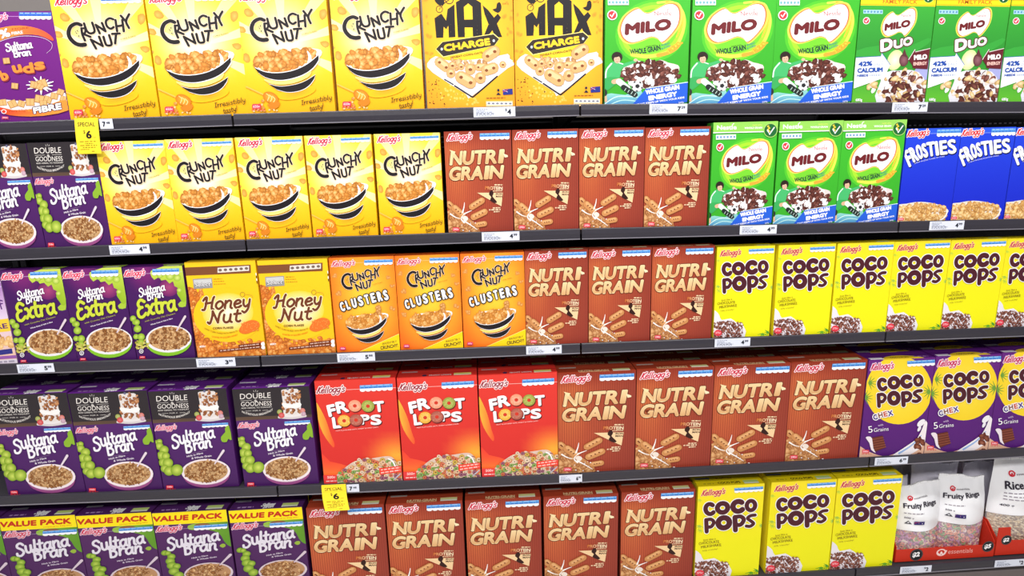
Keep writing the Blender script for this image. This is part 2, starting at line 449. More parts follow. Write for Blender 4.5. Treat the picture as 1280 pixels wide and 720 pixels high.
def nut_title(A, f, seed=1):
    """CRUNCHY NUT in tumbling pen capitals; f maps the title's own drawing grid to the sheet"""
    g = lambda x, y: f((560 + x/3, 60 + y/3))
    k = f((1, 0))[0] - f((0, 0))[0]; W = 9.2*k
    S = [([(395, 262), (345, 245), (282, 278), (250, 350), (262, 422), (312, 482), (368, 502), (416, 498)], 13.5*k, 17*k),
         ([(396, 300), (400, 375), (422, 448)], W, W), ([(396, 302), (436, 305), (432, 352), (402, 372)], W*.9, W*.9), ([(408, 368), (486, 404)], W, W),
         ([(430, 242), (452, 330), (490, 362), (538, 335), (520, 232)], W, W),
         ([(558, 258), (592, 360)], W, W), ([(560, 260), (656, 335)], W, W), ([(628, 236), (658, 335)], W, W),
         ([(756, 192), (715, 180), (674, 215), (680, 275), (718, 305), (752, 285)], W, W),
         ([(780, 200), (786, 335)], W, W), ([(854, 200), (860, 335)], W, W), ([(785, 276), (856, 264)], W, W),
         ([(843, 148), (893, 218)], W, W), ([(936, 130), (895, 215), (920, 295)], W, W),
         ([(488, 436), (536, 545)], W, W), ([(490, 438), (610, 512)], W, W), ([(582, 402), (612, 515)], W, W),
         ([(630, 402), (648, 492), (680, 508), (712, 488), (694, 382)], W, W),
         ([(728, 368), (812, 362)], W, W), ([(772, 366), (752, 482)], W, W)]
    for p, a, b in S: A.rib([g(*q) for q in p], a + 4*k, (255, 232, 205), w2=b + 4*k, up=False)
    A.up()
    for p, a, b in S: A.rib([g(*q) for q in p], a, BK, w2=b, up=False)
    A.up()
    for x, y, r in ((352, 330, 3.0), (340, 362, 2.4), (360, 395, 3.2), (330, 345, 2)):
        q = g(x, y); A.ell(q[0], q[1], r*k, r*k, BK, n=8); A.ell(q[0]+1.6*k, q[1]+.6*k, r*.45*k, r*.45*k, WH, n=6)

def raisin_title(A, S, U, B, Rn, xs, w, col):
    """Sultana / Bran: big S and B with the rest of each word; each entry is (baseline start, baseline end)"""
    A.script('S', S[0], S[1], xs[0], w, col); A.script('ultana', U[0], U[1], xs[1], w, col, shear=.02)
    A.script('B', B[0], B[1], xs[2], w, col); A.script('ran', Rn[0], Rn[1], xs[3], w, col, shear=.02)

def front_shell(w, h):  # corners of a square sheet in its own units
    return [(0, 0), (100, 0), (100, 100*h/w), (0, 100*h/w)]

# ------------------------------------------------------------------ the fronts
def art_crunchy(w, h):
    A = Art(w, h, [(583, 26), (925, 20), (948, 523), (620, 532)])
    def g(u, v):
        d = math.hypot(u-.5, (v-.42)*1.15)
        c = mix((255, 253, 236), (255, 224, 60), (d-.1)/.40)
        c = mix(c, (255, 184, 8), (v-.42)/.5)
        return c
    A.bg(g, 12, 16)
    for a in (200, 232, 262, 300, 335, 20):     # pale rays
        ca, sa = math.cos(R(a)), math.sin(R(a)); cb, sb = math.cos(R(a+11)), math.sin(R(a+11))
        A.layer -= 1 if a != 200 else 0
        p = (760, 250); A.face([p, (p[0]+330*ca, p[1]+330*sa), (p[0]+330*cb, p[1]+330*sb)], [lin((255, 251, 226)), lin((255, 232, 92)), lin((255, 232, 92))])
        A.layer += 1
    A.up()
    rnd = random.Random(4)
    for x, y, r, rot in ((632, 118, 23, 40), (604, 187, 20, 20), (620, 300, 20, 70), (914, 122, 22, 100), (917, 243, 20, 10), (596, 268, 12, 0)):
        A.blob(x, y, r, rnd, (216, 150, 50), (240, 186, 92), n=9, rot=rot)
    maker_logo(A, 600, 724, 34, 80)
    intake_bar(A, 772, 920, 36, 62, -.03)
    nut_title(A, lambda p: p)
    A.text('CORN FLAKES', (832, 207), (890, 192), 6, (120, 100, 60))
    A.ell(805, 442, 74, 24, (255, 196, 16), ccol=(250, 160, 34), rot=-14)
    smile_bowl(A, 645, 312, 3.2, seed=5)
    A.rib([(616, 418), (684, 452)], 6, (246, 190, 80), smooth=0)
    A.ell(706, 462, 31, 22, (214, 120, 16), rot=30, ccol=(246, 178, 60))
    for k in range(3): A.rib([(690+11*k, 446+5*k), (700+11*k, 456+6*k), (694+11*k, 474+3*k)], 2.6, (255, 226, 150))
    A.pile(lambda x, y: y < 520 and y > 466 + abs(x-675)*.5, (632, 470, 735, 522), 20, 6, [((225, 170, 90), (255, 235, 190)), ((200, 120, 40), (230, 170, 90))], 8)
    A.poly([(692, 490), (738, 478), (734, 500), (712, 508)], (222, 130, 30), smooth=2)
    badge(A, 635, 668, 488, 508, txt='650g')
    A.script('Irresistibly', (822, 492), (938, 468), 12, 2.3, (70, 50, 20), shear=.2)
    A.script('tasty!', (852, 516), (906, 503), 12, 2.3, (70, 50, 20), shear=.2)
    return A

def art_nutri(w, h):
    A = Art(w, h, [(25, 45), (463, 40), (474, 683), (45, 697)])
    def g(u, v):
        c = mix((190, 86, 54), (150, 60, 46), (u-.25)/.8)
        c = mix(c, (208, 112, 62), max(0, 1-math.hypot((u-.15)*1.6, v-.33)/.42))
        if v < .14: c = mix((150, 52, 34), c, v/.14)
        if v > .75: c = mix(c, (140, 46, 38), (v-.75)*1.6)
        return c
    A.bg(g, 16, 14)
    for i in range(34):     # fine vertical pinstripe
        x = 1.5 + i*2.95; A._emit([(x, 0), (x+.95, 0), (x+.95, A.H), (x, A.H)],
            [lin(mix(g(x/100, .0), (80, 20, 20), .35)), lin(mix(g(x/100, .0), (80, 20, 20), .35)), lin(mix(g(x/100, 1.), (110, 30, 25), .3)), lin(mix(g(x/100, 1.), (110, 30, 25), .3))]) if False else None
        n = 6
        for j in range(n):
            v0, v1 = j/n, (j+1)/n
            c0 = lin(mix(g(x/100, v0), (110, 30, 20), .3)); c1 = lin(mix(g(x/100, v1), (110, 30, 20), .3))
            A._emit([(x, v0*A.H), (x+1.1, v0*A.H), (x+1.1, v1*A.H), (x, v1*A.H)], [c0, c0, c1, c1])
    A.up()
    maker_logo(A, 42, 212, 58, 118)
    intake_bar(A, 260, 452, 54, 100, -.01)
    cr = lambda x, y: mix((250, 224, 172), (222, 170, 116), ((y-150) % 100)/100)
    DK = (88, 30, 18)
    for ch, a, b in (('N', 58, 140), ('U', 140, 216), ('T', 214, 290), ('R', 292, 370), ('I', 376, 410)): A.text(ch, (a, 259-(a-58)*.03), (b, 259-(b-58)*.03), 95, cr, bold=.05, shear=.17, out=DK, ow=3.2, res=4)
    A.poly([(60, 160), (100, 172), (88, 192), (70, 172)], (252, 226, 172))
    A.poly([(412, 186), (440, 198), (441, 208), (420, 212)], (252, 232, 190))
    for ch, a, b in (('G', 50, 128), ('R', 130, 202), ('A', 194, 278), ('I', 282, 314), ('N', 316, 406)): A.text(ch, (a, 357-(a-50)*.03), (b, 357-(b-50)*.03), 93, cr, bold=.05, shear=.17, out=DK, ow=3.2, res=4)
    A.poly([(84, 305), (112, 300), (98, 322), (86, 318)], (120, 44, 20))
    A.text('PROTEIN', (290, 413), (404, 416), 21, lambda x, y: mix((214, 120, 60), (250, 226, 190), (x-295)/60), bold=.03)
    A.dashes((352, 388), (404, 389), 8, (240, 210, 170), 2, 5); A.dashes((342, 427), (402, 425), 7, (240, 210, 170), 4, 6)
    A.poly([(238, 434), (406, 434), (396, 521), (355, 500)], (244, 208, 160))
    A.poly([(318, 432), (328, 420), (342, 424), (345, 442), (338, 456), (350, 472), (368, 494), (352, 500), (322, 482), (330, 462), (316, 448)], (52, 24, 20), smooth=2)
    A.text('IRON', (360, 448), (402, 448), 12, (60, 24, 18), bold=.03); A.text('MAN', (360, 464), (402, 464), 12, (60, 24, 18), bold=.03)
    for k, (a, b) in enumerate((((340, 536), (390, 534)), ((315, 548), (390, 546)), ((345, 560), (385, 558)))): A.dashes(a, b, 8, (240, 206, 170), k, 5)
    def capsule(p, q, ww):
        A.rib([p, q], ww+3, (140, 78, 38), smooth=0); A.rib([p, q], ww, (206, 142, 86), smooth=0)
        A.rib([(p[0]+2, p[1]-ww*.16), (q[0]-2, q[1]-ww*.16)], ww*.42, (228, 172, 116), smooth=0)
        for t in (.2, .5, .8): A.ell(p[0]+(q[0]-p[0])*t, p[1]+(q[1]-p[1])*t, ww*.14, ww*.1, (120, 62, 30), n=8)
    A.poly([(48, 545), (100, 545), (150, 580), (210, 620), (250, 690), (48, 700)], (196, 134, 82), smooth=2)
    A.pile(lambda x, y: y > 552 and x < 70 + (y-540)*1.3, (46, 550, 250, 698), 70, 17, palette((150, 86, 42), (206, 144, 90), (232, 184, 130)), 3)
    capsule((50, 505), (64, 520), 40)
    capsule((88, 532), (136, 574), 44)
    for pts in ([(140, 560), (150, 525), (154, 496)], [(150, 570), (175, 558), (200, 548)], [(60, 570), (90, 590), (120, 600)], [(150, 615), (190, 640), (236, 672)], [(150, 625), (130, 600), (150, 570)]):
        A.rib(pts, 10, (250, 244, 240), w2=3)
    A.poly([(136, 594), (152, 582), (170, 588), (176, 602), (164, 616), (146, 608)], (240, 226, 214), smooth=3)
    capsule((202, 524), (268, 484), 40); capsule((212, 590), (286, 556), 40); capsule((236, 640), (284, 632), 34)
    rnd = random.Random(2)
    for k in range(10): A.ell(rnd.uniform(130, 270), rnd.uniform(600, 690), rnd.uniform(2, 5), None, WH, n=7)
    badge(A, 72, 118, 656, 682, (226, 70, 80), '290g', False)
    return A

def milo_blob(A, f, k):
    P = [(208, 182), (235, 202), (262, 206), (300, 186), (350, 160), (393, 163), (412, 200), (404, 262), (366, 318), (322, 356), (300, 336), (268, 326), (222, 344), (170, 356), (133, 335), (118, 290), (134, 238), (165, 204)]
    cx, cy = 262, 262
    for g, c in ((1.12, (214, 232, 96)), (1.07, (250, 186, 80)), (1.03, (206, 84, 40)), (1.0, WH)):
        A.poly([f((cx+(x-cx)*g, cy+(y-cy)*g)) for x, y in P], c, smooth=3)
    A.text('MILO', f((136, 320)), f((370, 292)), 64*k, (112, 32, 38), bold=.085, shear=.2)
    A.text('Nestle', f((286, 218)), f((374, 216)), 24*k, (226, 70, 70))
    A.rib([f((352, 190)), f((358, 184))], 3*k, (226, 70, 70), smooth=0)

def milo_flakes(A, box, inside, n, r, seed, extra=()):
    A.pile(inside, box, n, r, CHOC + [((225, 215, 215), (255, 252, 252)), ((240, 236, 238), (255, 255, 255))] + list(extra), seed, sq=.6)

def art_milo(w, h, quad, big):
    A = Art(w, h, quad)
    A.bg(lambda u, v: mix((66, 190, 48), (56, 168, 40), v), 6, 8)
    for rx, ry, c in ((190, 160, (84, 200, 46)), (176, 146, (130, 215, 50)), (160, 132, (170, 226, 52)), (138, 112, (120, 212, 50))):
        A.ell(272, 300, rx, ry, c, rot=-30, ccol=c)
    A.rib([(305, 150), (380, 148), (428, 195), (436, 270), (404, 360), (350, 410), (250, 432), (170, 420)], 12, (226, 234, 84), w2=20)
    A.rib([(350, 146), (400, 160), (426, 205), (424, 262), (396, 330)], 12, (252, 190, 60), w2=6)
    milo_blob(A, lambda p: p, 1)
    A.rib([(300, 426), (352, 414), (392, 392), (414, 366)], 20, (246, 170, 60), w2=12)
    A.pile(lambda x, y: abs((x-350)*.75 + (y-408)) < 13, (350, 360, 420, 420), 26, 8, [((240, 170, 30), (255, 226, 90)), ((230, 150, 30), (250, 206, 70))], 3)
    A.text('WHOLE GRAIN', (162, 418), (314, 396), 27, (24, 44, 60), bold=.03, arc=-5)
    A.text('WHEAT', (318, 380), (362, 366), 10, (50, 110, 170)); A.text('& CORN', (320, 396), (366, 380), 10, (50, 110, 170))
    A.text('MADE WITH', (240, 384), (292, 376), 7, (24, 60, 40))
    # lower print: a sliding footballer, cereal and the blue banner
    A.poly([(20, 640), (60, 622), (130, 632), (210, 610), (210, 700), (10, 700)], lambda x, y: mix((150, 216, 200), (60, 130, 200), (y-620)/80), smooth=2)
    A.rib([(22, 680), (90, 640), (190, 645)], 5, (210, 240, 235)); A.rib([(30, 694), (110, 660), (190, 668)], 5, (190, 232, 225))
    A.poly([(118, 500), (150, 472), (200, 452), (250, 470), (310, 450), (350, 466), (400, 480), (404, 510), (378, 560), (300, 598), (220, 600), (150, 570)], (232, 214, 212), smooth=2)
    milo_flakes(A, (110, 448, 412, 600), lambda x, y: ((x-262)/142)**2 + ((y-524)/66)**2 < 1, 170, 19, 6)
    A.poly([(34, 500), (60, 462), (92, 456), (128, 466), (186, 448), (188, 462), (130, 486), (112, 500), (104, 540), (60, 552), (30, 540)], (72, 186, 110), smooth=2)
    A.rib([(34, 540), (40, 500), (66, 466)], 7, (225, 245, 232)); A.rib([(100, 462), (122, 470)], 5, (225, 245, 232))
    A.ell(186, 450, 10, 8, (236, 190, 160), n=10)
    A.poly([(26, 545), (86, 538), (108, 556), (70, 585), (30, 610)], (58, 170, 90), smooth=2)
    A.rib([(74, 562), (102, 556)], 24, (230, 180, 146), smooth=0)
    A.rib([(100, 562), (142, 596)], 32, (222, 240, 230), w2=28, smooth=0)
    A.rib([(26, 610), (30, 660)], 16, (226, 178, 140), smooth=0); A.ell(26, 618, 14, 20, (40, 44, 44), n=12)
    A.rib([(122, 592), (148, 612), (178, 632)], 28, (34, 40, 40)); 
    for k in range(4): A.rib([(126+16*k, 610+9*k), (134+16*k, 598+9*k)], 3.5, (190, 215, 205), smooth=0)
    A.ell(94, 432, 27, 27, (44, 30, 28), n=16); A.ell(94, 446, 16, 20, (232, 186, 158), n=14)
    A.poly([(74, 436), (82, 418), (100, 416), (116, 432), (104, 430), (90, 434)], (44, 30, 28))
    for dx in (-6, 6): A.ell(94+dx, 444, 2.4, 1.8, (60, 36, 30), n=6)
    A.rib([(89, 456), (94, 458), (99, 456)], 2, (180, 80, 80))
    A.ell(190, 588, 29, 29, (214, 216, 218), ccol=WH, n=20)
    A.poly([(182, 580), (196, 576), (204, 588), (194, 600), (181, 594)], (40, 40, 44))
    for a in (20, 95, 170, 240, 310):
        A.ell(190+25*math.cos(R(a)), 588+25*math.sin(R(a)), 6, 4, (60, 60, 64), rot=a+90, n=8)
    A.poly([(150, 700), (236, 600), (448, 571), (448, 676), (270, 700)], (38, 96, 216))
    A.rib([(236, 600), (448, 571)], 4, (220, 240, 250), smooth=0)
    A.text('WHOLE GRAIN', (232, 634), (404, 608), 27, WH, bold=.06, shear=.08)
    A.text('ENERGY', (246, 666), (392, 644), 27, WH, bold=.075, shear=.08)
    A.text('THAT KEEPS UP WITH YOUR KIDS', (186, 690), (428, 656), 10, WH, bold=.03)
    A.text('560g', (398, 684), (424, 680), 9, WH)
    if not big:
        A.poly([(40, 20), (480, 20), (480, 94), (40, 98)], (150, 214, 92))
        A.rib([(36, 99), (484, 95)], 6, WH, smooth=0)
        A.text('Nestle', (70, 81), (200, 79), 30, WH, bold=.04); A.rib([(172, 48), (182, 42)], 5, WH, smooth=0)
        A.text('WHOLE GRAIN', (252, 77), (370, 76), 12, WH, bold=.03); A.text('MADE WITH', (306, 58), (368, 57), 8, (250, 240, 120))
        A.ell(426, 88, 47, 46, (170, 214, 110)); A.ell(426, 88, 42, 41, (30, 104, 52))
        for k in range(4): A.ell(413+(k % 2)*8-4, 62+k*10, 8, 5, (250, 210, 60), rot=35 if k % 2 else -35, n=8)
        A.rib([(406, 88), (420, 112), (450, 70)], 10, WH, smooth=0, w2=7)
        bar_scallop(A, 64, 196, 112, 142, -.01, WH, (120, 160, 205))
        cy = 190
    else:
        bar_scallop(A, 56, 160, 134, 162, 0, (240, 250, 245), (120, 180, 190)); cy = 214
        A.layer += 1
        bnd = [A_in(A, 0, 0), A_in(A, 100, 0), A_in(A, 100, 20), A_in(A, 0, 20)]
        A.poly(bnd, (232, 74, 52))
        a, b = A_in(A, 28, 18.6), A_in(A, 80, 18.6); A.text('VALUE PACK', a, b, 30, (255, 200, 120), bold=.03)
    X = 92 if not big else 76
    A.ell(X, cy, 25, 26, (250, 240, 240)); A.ell(X, cy, 20, 21, (232, 56, 66))
    A.rib([(X-9, cy), (X-2, cy+9), (X+10, cy-11)], 6, WH, smooth=0)
    return A

def A_in(A, u, v):
    """unit-space point back into the sheet's drawing coordinates"""
    M = np.array(A.m).reshape(3, 3); q = np.linalg.solve(M, np.array([u, v, 1.0])); return (q[0]/q[2], q[1]/q[2])

def art_duo(w, h):
    A = Art(w, h, [(52, -58), (566, -46), (512, 690), (12, 690)])
    A.bg(lambda u, v: mix(mix((66, 180, 60), (44, 140, 50), v*1.6), (110, 196, 50), (v-.6)*2.2), 6, 12)
    for x0 in (0, 1):
        A.poly([(30, 330+x0*70), (180, 300), (330, 330), (520, 260+x0*90), (520, 300+x0*110), (300, 400), (30, 380+x0*60)], (58, 165, 62), smooth=2)
    A.poly([(440, 470), (530, 380), (530, 700), (430, 700)], (166, 170, 222), smooth=2)
    a = [A_in(A, 0, 0), A_in(A, 100, 0), A_in(A, 100, 8.6), A_in(A, 0, 8.6)]; A.poly(a, (150, 214, 90))
    A.poly([(40, -14), (570, 8), (570, 55), (40, 28)], (252, 222, 30))
    A.rib([(40, -8), (570, 14)], 3, (226, 130, 30), smooth=0); A.rib([(40, 22), (570, 49)], 3, (226, 130, 30), smooth=0)
    A.text('FAMILY PACK', (200, 22), (434, 33), 28, (206, 100, 30), bold=.01)
    A.ell(512, -4, 36, 34, (170, 214, 110)); A.ell(512, -4, 32, 30, (30, 96, 52)); A.rib([(496, -6), (508, 12), (532, -18)], 8, WH, smooth=0)
    bar_scallop(A, 68, 202, 58, 84, .05, (170, 214, 235), (90, 150, 190))
    A.ell(92, 132, 24, 24, (245, 236, 236)); A.ell(92, 132, 19, 19, (232, 60, 80)); A.rib([(83, 132), (90, 140), (102, 122)], 6, WH, smooth=0)
    f = lambda p: (205 + (p[0]-118)*.75, 65 + (p[1]-160)*.88)
    milo_blob(A, f, .8)
    A.text('D', (198, 345), (284, 330), 88, WH, bold=.06, shear=.12, out=(96, 60, 50), ow=7); A.layer += 1
    A.text('U', (286, 326), (352, 316), 62, WH, bold=.06, shear=.12, out=(96, 60, 50), ow=7); A.layer += 1
    A.text('O', (350, 312), (416, 302), 60, WH, bold=.06, shear=.12, out=(96, 60, 50), ow=7)
    A.ell(300, 400, 52, 70, (205, 226, 150), ccol=(255, 240, 224), rot=20)
    A.ell(360, 402, 32, 42, (96, 50, 56), ccol=(150, 100, 110)); A.poly([(345, 372), (362, 325), (384, 385)], (96, 50, 56))
    # cereal
    A.poly([(200, 560), (240, 480), (330, 470), (420, 470), (500, 520), (520, 700), (190, 700)], (225, 224, 234), smooth=2)
    duo = [((180, 140, 80), (244, 216, 160)), ((206, 170, 110), (250, 228, 180)), ((216, 200, 190), (252, 246, 242))]
    milo_flakes(A, (205, 470, 520, 700), lambda x, y: ((x-365)/160)**2 + ((y-600)/125)**2 < 1, 150, 26, 4, extra=duo*2+CHOC)
    milo_flakes(A, (118, 530, 205, 610), lambda x, y: ((x-160)/34)**2 + ((y-572)/30)**2 < 1, 7, 24, 6, extra=duo*3)
    A.poly([(25, 376), (200, 371), (206, 350), (268, 428), (214, 552), (204, 524), (22, 582)], (248, 250, 252))
    A.rib([(26, 376), (200, 371), (208, 352), (268, 430)], 4, (40, 90, 180), smooth=0)
    BL = (40, 80, 170)
    A.text('42%', (48, 437), (145, 434), 35, BL, bold=.075); A.text('OF YOUR', (155, 412), (218, 410), 10, (130, 150, 200)); A.text('DAILY', (155, 434), (218, 432), 16, (130, 150, 200))
    A.text('CALCIUM', (42, 480), (218, 477), 34, BL, bold=.075); A.text('NEEDS', (42, 506), (120, 505), 17, BL, bold=.075); A.dashes((128, 504), (214, 503), 12, (180, 190, 215), 3, 8)
    A.poly([(392, 400), (432, 334), (436, 350), (534, 330), (524, 466), (424, 458), (420, 440)], (104, 34, 44))
    A.rib([(392, 400), (432, 334), (436, 350), (534, 330)], 4, (240, 230, 230), smooth=0)
    A.text('MILO', (428, 404), (518, 400), 36, WH, bold=.07); A.text('ENERGY', (426, 440), (518, 438), 24, (246, 200, 190), bold=.04)
    A.text('680g', (38, 668), (84, 668), 18, WH, bold=.03)
    return A

def art_frosties(w, h):
    A = Art(w, h, [(110, 50), (463, 50), (405, 665), (53, 665)])
    A.bg(lambda u, v: mix((36, 70, 226), (24, 44, 206), (v-.05)*1.4), 4, 8)
    A.poly([(100, 52), (470, 52), (466, 84), (104, 84)], (46, 90, 236))
    A.rib([(100, 84), (466, 84)], 2, (170, 190, 245), smooth=0)
    maker_logo(A, 104, 252, 56, 116, (220, 30, 50), (255, 240, 240))
    intake_bar(A, 300, 458, 54, 106, 0, (90, 160, 232))
    FL = (('F', 124, 300, 158, 286, 122), ('R', 152, 270, 192, 254, 108), ('O', 184, 252, 222, 241, 103), ('S', 220, 242, 252, 234, 101), ('T', 244, 235, 298, 228, 102), ('I', 298, 229, 320, 226, 101), ('E', 324, 225, 374, 221, 100), ('S', 378, 221, 434, 215, 100))
    for ch, x0, y0, x1, y1, hh in FL: A.text(ch, (x0+5, y0+6), (x1+5, y1+6), hh, (12, 14, 60), bold=.04, shear=-.02)
    for ch, x0, y0, x1, y1, hh in FL: A.text(ch, (x0, y0), (x1, y1), hh, (246, 246, 252), bold=.04, shear=-.02)
    A.text('SUGAR FROSTED FLAKES OF CORN', (158, 278), (354, 238), 8, (220, 225, 250), arc=4)
    A.poly([(40, 560), (110, 540), (200, 530), (300, 545), (370, 575), (392, 600), (360, 640), (300, 700), (30, 700)], (236, 224, 205), smooth=3)
    A.pile(lambda x, y: y > 545 + (x-210)**2*.0009 and y < 660, (48, 535, 372, 665), 260, 17, palette((196, 132, 62), (236, 188, 116), (252, 226, 170)), 12, sq=.55)
    A.rib([(384, 598), (366, 640), (310, 674)], 9, (248, 242, 236)); A.rib([(60, 668), (200, 662), (320, 668)], 8, (235, 222, 210))
    badge(A, 56, 96, 634, 652, (235, 80, 90), '350g', False)
    return A

def art_extra(w, h):
    A = Art(w, h, [(69, 59), (480, 53), (587, 656), (181, 664)])
    A.bg(lambda u, v: mix((68, 24, 92), (140, 40, 118), max(0, 1-math.hypot((u-.35)*1.4, (v-.06)*2)/.5)), 10, 14)
    A.ell(395, 190, 70, 60, (110, 30, 100), ccol=(170, 70, 120))
    G1, G2 = (150, 186, 40), (206, 222, 90)
    A.poly([(262, 96), (300, 70), (482, 50), (516, 296), (500, 306), (470, 262), (450, 232), (456, 196), (432, 184), (420, 152), (396, 166), (370, 140), (340, 146), (322, 122), (290, 140)], lambda x, y: mix(G2, G1, (y-80)/160), smooth=2)
    for x, y, r in ((330, 112, 22), (400, 118, 30), (450, 130, 26), (466, 210, 18)): A.ell(x, y, r, r*.85, G1, ccol=(222, 232, 130))
    A.poly([(458, 300), (478, 282), (500, 290), (512, 280), (512, 316), (488, 322), (466, 318)], (170, 200, 60))
    A.rib([(70, 104), (480, 92)], 2, (220, 190, 230), smooth=0)
    maker_logo(A, 76, 228, 74, 132, (225, 60, 90), (250, 225, 240))
    intake_bar(A, 278, 462, 66, 112, -.01)
    raisin_title(A, ((192, 250), (222, 246)), ((220, 237), (372, 207)), ((247, 272), (277, 268)), ((280, 262), (360, 251)), (35, 30, 30, 28), 8.5, WH)
    A.script('E', (186, 384), (246, 376), 70, 19, (206, 216, 66), out=(110, 120, 20), ow=2); A.script('xtra', (246, 366), (456, 336), 62, 19, (206, 216, 66), out=(110, 120, 20), ow=2)
    A.text('with Crunchy Oat Clusters', (232, 414), (444, 364), 11, (190, 190, 60)); A.text('Whole Grain & High in Fibre', (272, 436), (426, 396), 9, (235, 225, 240), bold=.02)
    A.ell(400, 545, 160, 96, (130, 190, 40), ccol=(168, 214, 70)); A.ell(400, 528, 160, 90, (236, 232, 236)); A.ell(402, 524, 146, 78, (205, 160, 110))
    A.pile(lambda x, y: ((x-402)/140)**2 + ((y-524)/74)**2 < 1, (255, 445, 550, 605), 150, 15, OAT, 5, sq=.55)
    A.rib([(456, 472), (512, 382)], 9, (222, 205, 215), w2=17, smooth=0)
    for x, y, r in ((150, 388, 22), (165, 412, 20), (176, 414, 22), (182, 456, 27), (172, 508, 20), (208, 510, 26), (205, 548, 24)): A.ell(x, y, r, r*.9, (130, 168, 34), ccol=(200, 222, 96), n=16)
    A.pile(lambda x, y: x > 165 + (y-540)*.25, (170, 530, 262, 590), 26, 9, palette((160, 150, 40), (200, 190, 80), (230, 220, 140)), 3)
    A.ring(210, 605, 15, 11, WH); A.ring(210, 605, 6, 3, WH)
    badge(A, 198, 238, 638, 652, (232, 50, 70), '490g', True)
    return A

def sb_core(A, y_top=None):
    """lettering, grapes and bowl of the raisin bran pack (sheet of the 730 g size)"""
    maker_logo(A, 68, 212, 282, 326, (222, 60, 90), (250, 226, 240))
    intake_bar(A, 378, 550, 276, 304, -.04)
    raisin_title(A, ((184, 426), (232, 420)), ((228, 398), (462, 362)), ((266, 454), (314, 446)), ((320, 438), (440, 420)), (50, 44, 44, 40), 13.5, (246, 242, 250))
    A.text('High in Fibre', (272, 482), (378, 462), 11, (236, 226, 240), bold=.02); A.text('& Whole Grain', (302, 494), (432, 480), 12, (236, 226, 240), bold=.02)
    A.rib([(290, 462), (400, 440)], 1.6, (150, 120, 160), smooth=0)
    A.ell(395, 592, 150, 76, (150, 70, 130), ccol=(190, 130, 170)); A.ell(392, 572, 158, 78, (240, 226, 232)); A.ell(392, 570, 142, 66, (196, 156, 110))
    A.pile(lambda x, y: ((x-392)/136)**2 + ((y-570)/62)**2 < 1, (250, 500, 535, 640), 150, 14, OAT, 9, sq=.5)
    A.rib([(452, 524), (512, 446)], 8, (230, 214, 226), w2=16, smooth=0)
    for x, y, r in ((78, 390, 18), (100, 382, 16), (98, 408, 22), (128, 432, 25), (112, 466, 26), (138, 470, 22), (120, 508, 24), (150, 512, 28), (130, 545, 22), (156, 560, 27), (206, 556, 33)):
        A.ell(x, y, r*1.2, r*1.05, (124, 158, 30), ccol=(206, 222, 100), n=16)
    A.poly([(500, 360), (530, 330), (528, 308), (556, 290), (570, 380), (548, 372), (536, 392), (505, 390)], (140, 180, 50), smooth=2)
    badge(A, 136, 180, 646, 664, (232, 56, 66), '730g', True)

def art_sultana(w, h):
    A = Art(w, h, [(30, 74), (544, 55), (601, 668), (119, 675)])
    A.bg(lambda u, v: mix((92, 42, 116), (68, 26, 90), v), 4, 8)
    A.poly([(10, 40), (560, 40), (568, 254), (40, 272)], lambda x, y: mix((46, 40, 42), (104, 78, 62), (y-225)/50))
    A.face([(10, 40), (560, 40), (566, 236), (40, 250)], [lin((48, 42, 46))]*4); A.up()
    CR = (238, 232, 226)
    A.text('DOUBLE', (84, 136), (286, 128), 36, CR, bold=.0); A.text('GOODNESS', (90, 181), (292, 176), 29, CR, bold=.0)
    for a in ((176, 90, 172, 82), (186, 88, 186, 78), (196, 90, 200, 82)): A.rib([(a[0], a[1]), (a[2], a[3])], 2, CR, smooth=0)
    A.rib([(88, 146), (160, 143)], 1.6, CR, smooth=0); A.rib([(214, 141), (288, 138)], 1.6, CR, smooth=0); A.text('&', (176, 152), (198, 151), 14, CR)
    A.text('ADD CEREAL TO YOGHURT', (92, 197), (294, 190), 9, CR); A.text('FOR A', (168, 213), (220, 211), 7, CR)
    A.rib([(120, 211), (158, 210)], 1.5, CR, smooth=0); A.rib([(232, 208), (268, 206)], 1.5, CR, smooth=0)
    A.text('NUTRITIOUS BREAKFAST', (98, 220), (300, 208), 13, CR, arc=-26, bold=.01)
    A.rib([(340, 252), (430, 258), (520, 246)], 14, (214, 206, 208)); 
    A.poly([(358, 92), (368, 76), (460, 72), (474, 90), (482, 130), (492, 235), (480, 250), (400, 252), (372, 240), (366, 150)], (226, 218, 214), smooth=2)
    A.pile(lambda x, y: (y < 165 and x > 364) or 186 < y < 226, (364, 84, 482, 226), 60, 11, palette((120, 62, 34), (176, 110, 66), (222, 172, 122)), 4)
    A.poly([(366, 160), (420, 172), (484, 160), (487, 186), (430, 196), (370, 186)], (246, 242, 240), smooth=2)
    for x, y, r, c in ((345, 218, 17, (150, 160, 70)), (358, 240, 20, (206, 60, 60)), (500, 212, 18, (206, 110, 100)), (506, 232, 16, (190, 150, 170)), (400, 72, 9, (70, 70, 110)), (430, 70, 8, (150, 90, 60))):
        A.ell(x, y, r, r*.9, c, ccol=mix(c, WH, .35), n=14)
    A.rib([(386, 242), (430, 246), (478, 238)], 14, (232, 226, 226))
    sb_core(A)
    return A

